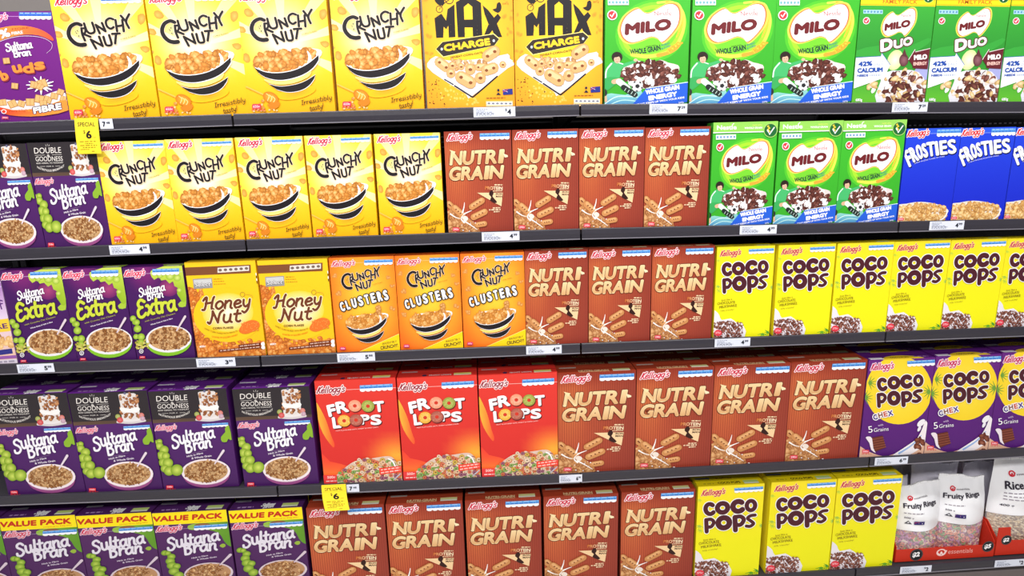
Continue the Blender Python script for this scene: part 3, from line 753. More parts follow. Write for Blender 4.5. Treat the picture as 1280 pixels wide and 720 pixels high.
def art_value(w, h):
    # same core print set lower, under the yellow VALUE PACK band
    q = [(37.5, 72), (604, 68), (750, 940), (196, 950)]
    B = Art(w, h, q)
    B.bg(lambda u, v: mix((88, 42, 98), (66, 28, 82), v), 4, 8)
    G1, G2 = (96, 150, 40), (150, 190, 70)
    B.poly([(320, 200), (400, 180), (620, 170), (690, 395), (640, 400), (600, 350), (560, 280), (470, 245), (390, 240), (330, 235)], lambda x, y: mix(G2, G1, (x-350)/250), smooth=2)
    B.ell(430, 200, 60, 18, (130, 90, 60), ccol=(170, 110, 60))
    B.poly([(570, 398), (590, 380), (612, 384), (616, 404), (596, 416)], (150, 180, 60), smooth=2)
    B.poly([(20, 60), (620, 60), (626, 178), (60, 184), (30, 180)], (250, 226, 20))
    B.text('VALUE PACK', (46, 152), (580, 146), 54, (196, 44, 24), bold=.065)
    B.text('compared to 420g SKU', (370, 170), (582, 164), 10, (196, 70, 24))
    B.rib([(60, 226), (630, 222)], 2, (190, 170, 205), smooth=0)
    maker_logo(B, 72, 276, 190, 262, (205, 50, 80), (245, 215, 230))
    intake_bar(B, 368, 622, 196, 246, -.02)
    raisin_title(B, ((178, 418), (240, 410)), ((240, 392), (574, 341)), ((306, 462), (368, 452)), ((374, 444), (560, 428)), (70, 64, 62, 60), 20, (228, 222, 234))
    B.text('High in Fibre', (362, 504), (488, 484), 14, (220, 205, 225), bold=.02); B.text('& Whole Grain', (404, 520), (556, 500), 14, (220, 205, 225), bold=.02)
    B.ell(500, 645, 190, 100, (214, 196, 206)); B.ell(500, 642, 172, 86, (186, 140, 100))
    B.pile(lambda x, y: ((x-500)/165)**2 + ((y-642)/80)**2 < 1, (330, 555, 680, 730), 110, 17, OAT, 9)
    B.rib([(585, 570), (660, 482)], 11, (214, 196, 210), w2=24, smooth=0)
    for x, y, r in ((152, 436, 24), (176, 440, 22), (206, 474, 28), (198, 514, 32), (212, 556, 34), (250, 566, 28), (230, 610, 36), (270, 650, 34)):
        B.ell(x, y, r*1.15, r, (108, 148, 30), ccol=(184, 208, 84), n=16)
    badge(B, 205, 270, 895, 925, (222, 56, 66), '1kg', True)
    return B

def art_loops(w, h):
    A = Art(w, h, [(30, 62), (526, 40), (551, 683), (72, 698)])
    A.bg(lambda u, v: mix(mix((228, 60, 50), (216, 46, 42), v), (255, 172, 56), 1.15 - math.hypot((u-.95)*1.1, (v-.76)*1.9)/.42), 12, 16)
    A.poly([(36, 196), (52, 214), (92, 300), (122, 400), (140, 452), (128, 470), (70, 380), (40, 270)], lambda x, y: mix((255, 178, 60), (242, 84, 46), (x-60)/80), smooth=3)
    A.poly([(40, 500), (110, 560), (240, 600), (300, 720), (40, 720)], lambda x, y: mix((240, 62, 48), (252, 140, 50), (y-540)/140), smooth=2)
    A.rib([(30, 122), (530, 102)], 2.4, (255, 205, 200), smooth=0)
    maker_logo(A, 38, 218, 92, 152, (150, 20, 50), (255, 240, 240))
    intake_bar(A, 306, 508, 82, 128, -.05)
    SH = (5, 5, (60, 10, 16))
    for ch, a, b, hh in (('F', (112, 284), (162, 274), 80), ('R', (164, 264), (238, 250), 78), ('T', (388, 256), (456, 250), 72), ('L', (136, 356), (188, 350), 76), ('P', (306, 332), (364, 328), 66), ('S', (366, 336), (434, 332), 68)):
        A.text(ch, a, b, hh, WH, bold=.055, shadow=SH)
    rnd = random.Random(7)
    for x, y, c, d in ((272, 214, (240, 150, 116), (252, 190, 160)), (352, 216, (150, 160, 66), (196, 200, 110)), (204, 306, (242, 170, 50), (254, 214, 120)), (277, 302, (170, 84, 70), (204, 130, 110))):
        A.ell(x+3, y+4, 41, 38, (90, 16, 20), n=20); A.ell(x, y, 40, 37, c, ccol=d, n=20)
        for k in range(14):
            t = rnd.uniform(0, 6.28); q = rnd.uniform(18, 34); A.ell(x+q*math.cos(t), y+q*math.sin(t)*.92, 4, 3, d, n=6)
        A.ell(x, y, 12, 11, (212, 56, 40), n=12)
    A.text('FRUIT FLAVOURED OATS, WHEAT & CORN LOOPS', (152, 372), (412, 350), 7, (255, 220, 215))
    A.poly([(70, 668), (150, 640), (210, 590), (270, 556), (380, 540), (470, 530), (510, 556), (540, 620), (560, 720), (70, 720)], (222, 196, 180), smooth=3)
    pal = [((200, 90, 60), (240, 150, 110)), ((190, 150, 50), (236, 206, 110)), ((110, 150, 70), (170, 200, 120)), ((130, 70, 90), (190, 130, 150)), ((220, 190, 160), (250, 236, 214)), ((215, 170, 130), (245, 215, 180))]
    rnd = random.Random(9)
    for k in range(330):
        x, y = rnd.uniform(66, 545), rnd.uniform(548, 700)
        if y < 695 - (x-60)*.62 and x < 280: continue
        if y < 545 + abs(x-450)*.3 and x > 420: continue
        c = rnd.choice(pal); r = rnd.uniform(11, 17)
        A.layer -= .7; A.ell(x, y, r, r*.85, c[0], ccol=c[1], n=12); A.layer -= .7; A.ell(x, y, r*.36, r*.3, mix(c[0], (60, 20, 20), .5), n=8)
    A.layer = math.ceil(A.layer)+1
    A.rib([(470, 545), (495, 560), (512, 600)], 9, WH)
    A.poly([(410, 602), (548, 590), (548, 628), (412, 644)], (240, 66, 46)); A.dashes((420, 618), (540, 604), 8, (255, 190, 180), 3, 7); A.dashes((420, 636), (540, 620), 8, (255, 190, 180), 5, 7)
    A.rib([(500, 676), (540, 640)], 7, (190, 190, 200), smooth=0)
    A.poly([(66, 640), (150, 640), (150, 700), (70, 700)], (232, 60, 60)); A.text('500g', (92, 662), (140, 660), 16, (255, 210, 205), bold=.02); A.dashes((84, 682), (150, 680), 7, (255, 200, 195), 2, 5)
    return A

def art_honey(w, h):
    A = Art(w, h, [(48, 51), (528, 32), (597, 658), (149, 672)])
    A.bg(lambda u, v: mix((255, 205, 30), (250, 190, 24), v), 4, 6)
    amber = palette((198, 96, 30), (230, 140, 52), (250, 190, 110))
    A.poly([(60, 215), (130, 222), (160, 300), (190, 560), (330, 600), (620, 560), (620, 700), (140, 700)], (224, 128, 46))
    A.pile(lambda x, y: (x < 170 + (y-230)*.1 and y > 220) or y > 555, (60, 215, 612, 690), 230, 18, amber, 6)
    A.ell(348, 395, 232, 178, (255, 200, 28)); A.ell(345, 380, 170, 128, (255, 212, 60), ccol=(255, 250, 226))
    A.poly([(40, 84), (498, 62), (500, 118), (52, 138)], (126, 74, 44))
    bar_scallop(A, 274, 488, 84, 118, -.07, (225, 218, 210), (120, 100, 90))
    A.poly([(108, 160), (236, 152), (242, 218), (116, 226)], (150, 150, 152)); A.poly([(114, 166), (232, 158), (236, 188), (118, 196)], (205, 205, 205))
    A.script('Select', (122, 214), (228, 204), 20, 4.5, WH, out=(90, 80, 76), ow=2, shear=.15) if False else A.text('Select', (124, 212), (226, 204), 27, WH, shear=.15, out=(110, 104, 100), ow=2.5)
    A.dashes((248, 162), (306, 160), 4, (190, 130, 30), 2, 5); A.dashes((248, 178), (318, 176), 4, (190, 130, 30), 3, 6); A.dashes((250, 196), (328, 193), 4, (190, 130, 30), 4, 6)
    for k, c in enumerate((WH, (40, 30, 20), WH, (40, 30, 20))): A.poly([(532+k*2, 118+18*k), (548+k*2, 117+18*k), (550+k*2, 134+18*k), (534+k*2, 135+18*k)], c)
    BR = (112, 56, 32)
    A.script('Honey', (172, 364), (498, 344), 50, 16, BR, out=(255, 240, 200), ow=4, shear=.2)
    A.script('Nut', (212, 452), (432, 438), 50, 16, BR, out=(255, 240, 200), ow=4, shear=.2)
    A.text('CORN FLAKES', (246, 489), (382, 484), 13, (96, 60, 20), bold=.03)
    A.text('SWEET CORN FLAKES WITH PEANUTS', (190, 486), (408, 504), 10, (110, 90, 20), arc=-24)
    A.text('COATED IN GOLDEN HONEY', (240, 540), (410, 528), 10, (206, 70, 20), arc=-12)
    A.ring(443, 262, 17, 14, (150, 130, 50)); A.rib([(464, 262), (500, 266), (512, 284)], 2, (150, 130, 50))
    A.poly([(418, 500), (450, 452), (500, 430), (545, 440), (556, 470), (520, 500), (460, 520)], (232, 116, 40), smooth=3)
    rnd = random.Random(5)
    for k in range(30):
        x, y = rnd.uniform(440, 545), rnd.uniform(445, 500); A.ell(x, y, 8, 7, (220, 100, 34), ccol=(250, 160, 70), n=6); A.layer -= .8
    A.layer = math.ceil(A.layer)
    A.poly([(415, 590), (562, 576), (564, 592), (416, 606)], (112, 40, 24)); A.poly([(284, 620), (562, 596), (564, 610), (286, 636)], (112, 40, 24))
    A.dashes((425, 601), (555, 588), 5, (235, 200, 180), 2, 9); A.dashes((295, 629), (555, 606), 5, (235, 200, 180), 3, 14)
    A.ell(578, 585, 14, 13, WH, n=10); A.ell(580, 607, 14, 12, WH, n=10)
    A.text('400g', (160, 606), (200, 602), 13, WH, bold=.02)
    return A

def art_clusters(w, h):
    A = Art(w, h, [(59, 64), (496, 53), (533, 677), (112, 693)])
    A.bg(lambda u, v: mix((255, 216, 60), (247, 112, 26), max(abs(u-.52)*1.7, abs(v-.42)*1.6, math.hypot(u-.52, v-.42)*1.5)**1.3), 14, 18)
    rnd = random.Random(6)
    for x, y, r in ((100, 180, 22), (126, 302, 25), (461, 192, 20), (484, 256, 20), (484, 400, 22), (128, 456, 22)):
        for k in range(5): A.blob(x+rnd.uniform(-.5, .5)*r, y+rnd.uniform(-.4, .4)*r, r*.6, rnd, (206, 126, 50), (242, 186, 110), n=7)
    A.rib([(70, 104), (495, 86)], 1.8, (255, 230, 160), smooth=0)
    maker_logo(A, 76, 238, 82, 132)
    intake_bar(A, 298, 488, 74, 114, -.02)
    k = 1.08
    nut_title(A, lambda p: (148 + (p[0]-640)*k, 172 + (p[1]-143)*k*1.02 - (p[0]-640)*.02))
    A.text('CORN FLAKES', (356, 244), (420, 228), 6, (150, 90, 30))
    xs = [138, 178, 214, 258, 304, 344, 386, 428]; ws = [36, 32, 40, 40, 36, 38, 40, 38]
    for ch, x, ww in zip('CLUSTERS', xs, ws):
        t = (x-138)/300; y0 = 420 - 74*t - 6*math.sin(t*3.1)
        A.text(ch, (x+6, y0), (x+6+ww-8, y0-8), 66+6*t, WH, bold=.05, out=BK, ow=6.5)
    A.up()
    smile_bowl(A, 172, 484, 3.5, cream=(255, 220, 120), glow=(255, 205, 70), seed=8)
    for kx in range(8): A.blob(398+rnd.uniform(-18, 18), 408+rnd.uniform(-24, 24), 14, rnd, (190, 116, 50), (240, 190, 120))
    A.poly([(248, 690), (528, 566), (540, 700), (248, 700)], (255, 214, 20)); A.rib([(250, 689), (528, 566)], 2.5, (255, 240, 140), smooth=0)
    A.text('IRRESISTIBLY', (416, 640), (512, 622), 14, BK, bold=.01); A.text('CRUNCHY!', (404, 670), (520, 652), 22, BK, bold=.03)
    badge(A, 132, 170, 652, 672, (215, 50, 110), '450g', False)
    return A

def coco_letters(A, rows, k=1.0, col=(78, 28, 40)):
    """fat rounded capitals drawn as pen rings and strokes; rows: (char, cx, cy, rx, ry)"""
    S = []
    for ch, cx, cy, rx, ry in rows:
        t = min(rx, ry)*.62
        if ch == 'O': S.append((A.ellpts(cx, cy, rx-t*.55, ry-t*.55, 0, 20) + [A.ellpts(cx, cy, rx-t*.55, ry-t*.55, 0, 20)[0]], t*1.1, 0))
        elif ch == 'C': S.append((A.ellpts(cx, cy, rx-t*.55, ry-t*.55, -12, 16, 52, 322), t*1.1, 0))
        elif ch == 'P':
            S.append(([(cx-rx+t*.6, cy-ry+t*.6), (cx-rx+t*.75, cy+ry-t*.3)], t*1.15, 0))
            S.append(([(cx-rx+t*.6, cy-ry+t*.6), (cx+rx*.2, cy-ry+t*.5), (cx+rx-t*.55, cy-ry*.35), (cx+rx*.2, cy+ry*.22), (cx-rx+t*.8, cy+ry*.2)], t*1.0, 5))
        elif ch == 'S':
            S.append(([(cx+rx*.75, cy-ry*.78), (cx, cy-ry*.72), (cx-rx*.55, cy-ry*.38), (cx+rx*.05, cy+ry*.02), (cx+rx*.5, cy+ry*.38), (cx-rx*.1, cy+ry*.74), (cx-rx*.75, cy+ry*.68)], t*.95, 5))
    for p, w, sm in S: A.rib(p, w + 11*k, WH, smooth=sm, up=False)
    A.up()
    for p, w, sm in S: A.rib(p, w, col, smooth=sm, up=False)
    A.up()

def art_coco(w, h):
    A = Art(w, h, [(81, 35), (524, 35), (487, 685), (55, 703)])
    A.bg(lambda u, v: mix((250, 228, 40), (244, 240, 20), v*1.5), 4, 8)
    for x, y, r, c in ((90, 128, 24, (200, 215, 60)), (92, 318, 30, (170, 200, 70)), (98, 350, 24, (190, 210, 60)), (508, 335, 20, (160, 200, 80)), (440, 668, 40, (110, 180, 50)), (480, 655, 26, (80, 160, 50))):
        for k in range(5):
            a = R(k*37 - 60 + x); A.rib([(x, y), (x+r*math.cos(a), y+r*math.sin(a))], 9, c, w2=2, smooth=0, up=False)
        A.up()
    maker_logo(A, 98, 266, 58, 116, (196, 24, 84), (252, 214, 150))
    intake_bar(A, 324, 514, 52, 92, -.01)
    coco_letters(A, [('C', 160, 198, 45, 52), ('O', 245, 194, 52, 50), ('C', 350, 188, 54, 54), ('O', 434, 186, 42, 48), ('P', 160, 315, 40, 54), ('O', 254, 302, 57, 56), ('P', 357, 307, 46, 60), ('S', 433, 296, 38, 52)])
    for x, y in ((300, 232), (206, 244), (402, 240)):
        A.poly([(x, y-20), (x+18, y), (x, y+18), (x-18, y)], (250, 236, 40))
    A.text('Just like a', (116, 428), (200, 420), 12, (110, 70, 20)); A.text('CHOCOLATE', (86, 458), (224, 446), 19, (96, 50, 22), bold=.0, arc=3); A.text('MILKSHAKE', (102, 484), (238, 470), 19, (96, 50, 22), arc=3)
    A.text('only crunchy!', (110, 504), (214, 494), 9, (120, 80, 30))
    A.poly([(52, 515), (70, 500), (100, 530), (120, 568), (190, 556), (240, 590), (285, 600), (298, 700), (50, 706)], (238, 232, 240), smooth=2)
    A.pile(lambda x, y: y > 575 + abs(x-170)*.12 and x < 282, (54, 560, 285, 700), 330, 9, palette((86, 40, 34), (130, 72, 56), (186, 132, 116)) + [((220, 205, 210), (250, 245, 250))], 5)
    A.rib([(270, 640), (290, 655), (280, 690)], 7, (230, 230, 236))
    A.ell(92, 662, 30, 24, (226, 60, 76), n=14); A.text('375g', (72, 668), (112, 666), 14, (255, 200, 205), bold=.02)
    return A

def art_chex(w, h):
    A = Art(w, h, [(112, 70), (536, 65), (452, 641), (40, 670)])
    A.bg(lambda u, v: mix((104, 36, 128), (84, 28, 116), v), 4, 8)
    A.ell(300, 258, 212, 208, (250, 214, 40), ccol=(255, 228, 70), n=40)
    for x, y, d in ((84, 300, 1), (500, 270, -1), (110, 210, 1)):
        for k in range(6):
            a = R(-70 + 28*k) if d > 0 else R(110 + 28*k); A.rib([(x, y), (x+52*math.cos(a), y+46*math.sin(a))], 10, (112, 160, 60), w2=2, smooth=0, up=False)
        A.up()
    maker_logo(A, 118, 274, 88, 146, (200, 30, 80), (250, 222, 240))
    intake_bar(A, 358, 530, 76, 116, -.02)
    coco_letters(A, [('C', 198, 220, 37, 43), ('O', 271, 211, 42, 42), ('C', 354, 205, 44, 44), ('O', 426, 200, 33, 38), ('P', 192, 315, 34, 44), ('O', 270, 305, 44, 46), ('P', 352, 308, 38, 46), ('S', 418, 294, 34, 42)], .8)
    for x, y in ((312, 246), (236, 258), (396, 246)):
        A.poly([(x, y-15), (x+15, y), (x, y+14), (x-15, y)], (255, 222, 50))
    PU = (96, 30, 116)
    cols = [(70, 40, 130), (130, 70, 40), (206, 90, 60), (70, 50, 140)]
    for ch, x0, y0, x1, y1, c in zip('CHEX', (140, 172, 206, 234), (440, 428, 420, 416), (166, 202, 230, 266), (432, 420, 414, 408), cols):
        A.text(ch, (x0, y0), (x1, y1), 34, c, bold=.05, out=WH, ow=6, shadow=(2, 3, PU))
    A.up()
    A.text('with', (166, 478), (200, 472), 13, (225, 205, 235)); A.text('5', (104, 518), (132, 514), 42, WH); A.text('Grains', (138, 512), (234, 502), 24, WH, shear=.12)
    A.poly([(112, 550), (196, 534), (216, 606), (150, 632), (124, 620)], (104, 46, 34))
    for k in range(5): A.rib([(116+6*k, 562+14*k), (200+4*k, 546+14*k)], 4, (146, 78, 58), smooth=0)
    A.poly([(104, 540), (126, 552), (134, 612), (150, 640), (120, 622), (108, 580), (84, 548)], (240, 228, 236), smooth=2)
    A.poly([(30, 600), (100, 632), (200, 660), (280, 640), (360, 610), (440, 540), (480, 470), (470, 700), (20, 700)], (222, 176, 150), smooth=3)
    A.poly([(250, 660), (340, 600), (420, 540), (470, 440), (480, 520), (440, 600), (360, 650), (280, 676)], (244, 236, 240), smooth=3)
    A.rib([(300, 640), (380, 590), (440, 530)], 12, (150, 180, 226), w2=5)
    A.pile(lambda x, y: y > 690 - (x-60)*.12, (60, 610, 440, 668), 26, 15, palette((90, 36, 26), (130, 66, 44), (176, 110, 84)), 4)
    A.pile(lambda x, y: abs((x-420)*.8 + (y-580)) < 26, (375, 540, 460, 640), 8, 20, palette((90, 36, 26), (130, 66, 44), (176, 110, 84)), 7)
    A.ell(440, 455, 30, 16, (244, 240, 246), rot=-40); A.ell(428, 490, 18, 9, (240, 236, 244), rot=-60)
    badge(A, 60, 106, 622, 644, (220, 66, 76), '500g', True)
    return A

def art_max(w, h):
    A = Art(w, h, [(-8, -62), (575, -72), (581, 676), (26, 691)])
    A.bg(lambda u, v: mix((255, 214, 44), (248, 162, 34), max(0, math.hypot(u-.5, (v-.42))*1.9-.25)), 12, 16)
    rnd = random.Random(3)
    for k in range(26):
        x, y = rnd.choice((rnd.uniform(0, 60), rnd.uniform(520, 580))), rnd.uniform(-40, 420)
        A.blob(x, y, rnd.uniform(8, 22), rnd, (250, 170, 40), (244, 140, 36)); A.layer -= .8
    A.layer = math.ceil(A.layer)
    for k in range(46):
        x, y = rnd.uniform(100, 380), rnd.uniform(520, 660); A.ell(x, y, rnd.uniform(5, 9), None, (255, 204, 90), n=8); A.layer -= 1
    A.up()
    for k in range(34):
        x = rnd.uniform(32, 140); y = rnd.uniform(510, 676); A.ell(x, y, rnd.uniform(2.4, 5), None, rnd.choice(((60, 30, 14), (150, 70, 20), (110, 50, 16))), n=7); A.layer -= 1
    A.up()
    YEL = (255, 208, 44)
    A.poly([(76, 146), (120, 118), (150, 160), (160, 92), (204, 62), (208, 258), (166, 261), (164, 190), (150, 212), (134, 196), (130, 262), (86, 264)], BK)
    A.poly([(214, 50), (290, 4), (374, 52), (380, 256), (320, 258), (318, 200), (268, 200), (268, 258), (224, 260)], BK)
    A.poly([(264, 78), (292, 56), (318, 76), (320, 152), (266, 153)], YEL)
    A.poly([(384, 66), (420, 96), (456, 140), (480, 116), (500, 140), (474, 176), (506, 256), (462, 258), (444, 216), (424, 240), (426, 258), (386, 256), (420, 180), (396, 120)], BK)
    for k in range(40):
        x, y = rnd.uniform(90, 490), rnd.uniform(90, 255); A.ell(x, y, rnd.uniform(1, 2.6), None, (110, 96, 60), n=5); A.layer -= 1
    A.up()
    A.ring(172, 34, 28, 23, BK); A.ring(108, 92, 22, 18, BK); A.rib([(172, 34), (140, 56), (108, 92), (120, 50), (150, 30)], 5, BK, smooth=0)
    A.poly([(84, 28), (104, 12), (128, 20), (140, 40), (136, 64), (112, 70), (92, 58), (78, 40)], BK, smooth=2); A.ell(122, 10, 12, 10, BK)
    A.poly([(446, 92), (470, 84), (476, 56), (494, 48), (504, 70), (500, 96), (480, 112)], BK, smooth=2)
    A.poly([(384, 12), (408, -14), (584, -14), (584, 28), (406, 30)], (44, 28, 20)); A.text('CALCIUM', (448, 26), (552, 24), 20, WH, bold=.03); A.dashes((402, 8), (440, 8), 8, (220, 160, 60), 2, 4)
    A.text('500 g', (512, 62), (550, 60), 10, (140, 90, 20))
    H6 = [(84, 330), (126, 288), (450, 240), (486, 268), (456, 306), (130, 374)]
    A.poly([(285+(x-285)*1.02, 306+(y-306)*1.08) for x, y in H6], (255, 236, 140)); A.poly(H6, (48, 38, 34))
    A.text('CHARGE', (136, 346), (432, 304), 46, YEL, bold=.07)
    A.ell(120, 330, 8, 9, (200, 215, 225), n=10); A.ell(452, 278, 8, 9, (200, 215, 225), n=10)
    A.text('WHEAT-CORN-OATS', (176, 386), (380, 354), 12, (120, 60, 20), bold=.02)
    A.poly([(26, 416), (80, 372), (120, 388), (200, 400), (420, 380), (540, 356), (552, 384), (584, 420), (540, 440), (304, 612), (270, 596), (60, 470)], (226, 226, 234), smooth=2)
    A.poly([(80, 400), (200, 410), (540, 380), (530, 430), (300, 560), (80, 440)], (244, 242, 246), smooth=2)
    A.rib([(136, 510), (190, 540)], 7, BK, smooth=0); A.rib([(200, 548), (290, 602), (310, 612), (330, 602), (470, 490)], 9, BK, smooth=3)
    A.pile(lambda x, y: 392 < y < 450 and 150 < x < 400, (150, 392, 400, 450), 40, 15, palette((190, 130, 70), (226, 178, 120), (244, 208, 160)), 4)
    def loop2(p, q, r):
        A.rib([p, q], r*2+3, (176, 116, 60), smooth=0); A.rib([p, q], r*2, (226, 176, 116), smooth=0); A.rib([(p[0], p[1]-r*.35), (q[0], q[1]-r*.35)], r*.8, (242, 204, 150), smooth=0)
        for c in (p, q): A.ell(c[0]+1, c[1]+1, r*.34, r*.28, (140, 78, 40), n=9)
    for p, q, r in (((104, 408), (146, 438), 30), ((185, 428), (188, 428), 24), ((240, 434), (243, 434), 20), ((350, 436), (392, 436), 22), ((506, 420), (508, 420), 20), ((410, 370), (456, 342), 34), ((175, 474), (178, 474), 27), ((298, 450), (301, 450), 32), ((402, 454), (448, 440), 32), ((240, 496), (300, 528), 36), ((362, 500), (364, 500), 34)): loop2(p, q, r)
    A.poly([(476, 584), (462, 600), (492, 600)], (30, 40, 60)); A.ell(476, 572, 8, 8, (30, 40, 60), n=8)
    A.poly([(504, 568), (566, 562), (568, 596), (506, 600)], (36, 50, 140)); A.rib([(508, 570), (534, 582)], 3, (230, 200, 210), smooth=0); A.rib([(508, 582), (534, 570)], 3, (210, 60, 70), smooth=0)
    A.poly([(396, 638), (566, 634), (568, 684), (398, 688)], (250, 214, 160)); bar_scallop(A, 402, 564, 642, 660, 0, (236, 234, 236), (120, 125, 140))
    A.dashes((404, 674), (560, 670), 5, (150, 130, 110), 4, 12)
    A.dashes((400, 622), (520, 618), 5, (170, 100, 30), 5, 9)
    return A

def art_buds(w, h):
    A = Art(w, h, [(-37, 55), (290, 38), (372, 608), (45, 628)])
    A.bg(lambda u, v: mix((122, 34, 136), (104, 26, 122), v), 4, 6)
    A.rib([(-40, 78), (290, 64)], 1.8, (215, 170, 225), smooth=0)
    maker_logo(A, -36, 98, 60, 106, (240, 90, 130), (250, 215, 235))
    intake_bar(A, 148, 290, 46, 86, -.03, (70, 120, 220))
    A.poly([(-20, 260), (-14, 170), (60, 132), (150, 116), (230, 128), (284, 160), (296, 188), (230, 162), (150, 164), (60, 196), (0, 250)], lambda x, y: mix((250, 150, 60), (240, 90, 60), (x-120)/160), smooth=3)
    A.rib([(-6, 252), (60, 200), (150, 170), (240, 172), (288, 198), (288, 228), (266, 252)], 3, (240, 220, 240), w2=1)
    A.text('33%', (4, 210), (112, 170), 46, WH, bold=.06, out=(120, 60, 40), ow=2); A.text('MORE', (116, 140), (190, 130), 9, (160, 70, 30)); A.text('FIBRE', (114, 164), (164, 156), 15, WH, bold=.02)
    A.script('Sultana', (90, 250), (206, 226), 24, 7, WH); A.script('Bran', (122, 278), (200, 264), 20, 7, WH)
    for ch, a, b, hh in (('b', (66, 404), (100, 392), 58), ('u', (118, 362), (160, 352), 62), ('d', (162, 362), (212, 354), 58), ('s', (214, 342), (262, 334), 62)):
        A.text(ch, a, b, hh, (246, 146, 60), bold=.055, shadow=(5, 6, (150, 50, 60)))
    rnd = random.Random(3)
    for k in range(12):
        a = k*30; A.rib([(240, 420), (240+58*math.cos(R(a))*rnd.uniform(.8, 1.2), 420+42*math.sin(R(a))*rnd.uniform(.8, 1.2))], 18, WH, w2=4, smooth=0, up=False)
    A.up()
    def pillow(x, y, r, rot):
        q = [(x+r*math.cos(R(rot+45+90*k)), y+r*math.sin(R(rot+45+90*k))) for k in range(4)]
        A.poly(q, (176, 120, 60)); A.poly([(x+(a-x)*.86, y-1+(b-y)*.86) for a, b in q], (226, 180, 116)); A.rib([((q[0][0]+q[1][0])/2, (q[0][1]+q[1][1])/2), ((q[2][0]+q[3][0])/2, (q[2][1]+q[3][1])/2)], 2, (190, 136, 76), smooth=0)
    pillow(210, 418, 26, 10); pillow(246, 410, 30, -20); pillow(236, 428, 22, 30); pillow(88, 298, 22, -8); pillow(122, 427, 22, 5)
    A.poly([(20, 510), (80, 500), (160, 505), (240, 480), (330, 440), (370, 500), (360, 545), (220, 580), (120, 578), (50, 560)], (232, 224, 226), smooth=2)
    for x, y, r in ((66, 516, 24), (110, 522, 28), (150, 520, 24), (190, 510, 28), (232, 492, 30), (270, 494, 26), (300, 474, 24), (328, 452, 22), (250, 516, 24), (340, 486, 20)): pillow(x, y, r, rnd.uniform(-25, 25))
    A.poly([(48, 540), (110, 554), (200, 546), (290, 514), (352, 492), (368, 545), (250, 580), (140, 586), (70, 575)], lambda x, y: mix((226, 60, 40), (250, 150, 60), (x-60)/90), smooth=2)
    A.text('Very High in', (90, 568), (200, 556), 14, (170, 60, 30)); A.text('FIBRE', (206, 572), (334, 542), 36, WH, bold=.06, shear=.1, out=(60, 20, 60), ow=4)
    A.ring(70, 564, 12, 9, WH); badge(A, 60, 90, 590, 602, (215, 80, 110), '450g', True)
    return A

def art_lilac(w, h):
    A = Art(w, h)
    A.bg(lambda u, v: mix((150, 90, 170), (226, 206, 232), v*2) if v < .5 else mix((226, 206, 232), (236, 190, 160), v*2-1), 4, 12)
    A.poly([(0, 22), (100, 18), (100, 20), (0, 24)], (235, 225, 245)); A.poly([(0, 30), (100, 25), (100, 27), (0, 32)], (200, 170, 220))
    A.script('of', (80, 62), (98, 60), 8, 2, (90, 40, 120))
    A.poly([(0, 84), (100, 76), (100, 96), (0, 104)], (250, 205, 60)); A.text('FIBRE', (58, 94), (97, 91), 8, (90, 50, 110), bold=.03)
    A.pile(lambda x, y: y > 98, (0, 98, 100, 122), 50, 6, palette((200, 140, 70), (230, 180, 110), (246, 214, 160)), 3)
    A.poly([(76, 126), (96, 124), (96, 132), (76, 134)], (50, 50, 130)); A.text('Aust', (50, 133), (72, 131), 6, (60, 50, 120))
    A.poly([(0, 138), (100, 135), (100, 140), (0, 143)], (150, 90, 170)); A.poly([(0, 144), (100, 141), (100, 150), (0, 152)], (225, 215, 230)); A.dashes((4, 149), (96, 146), 3, (170, 160, 180), 3, 14)
    return A

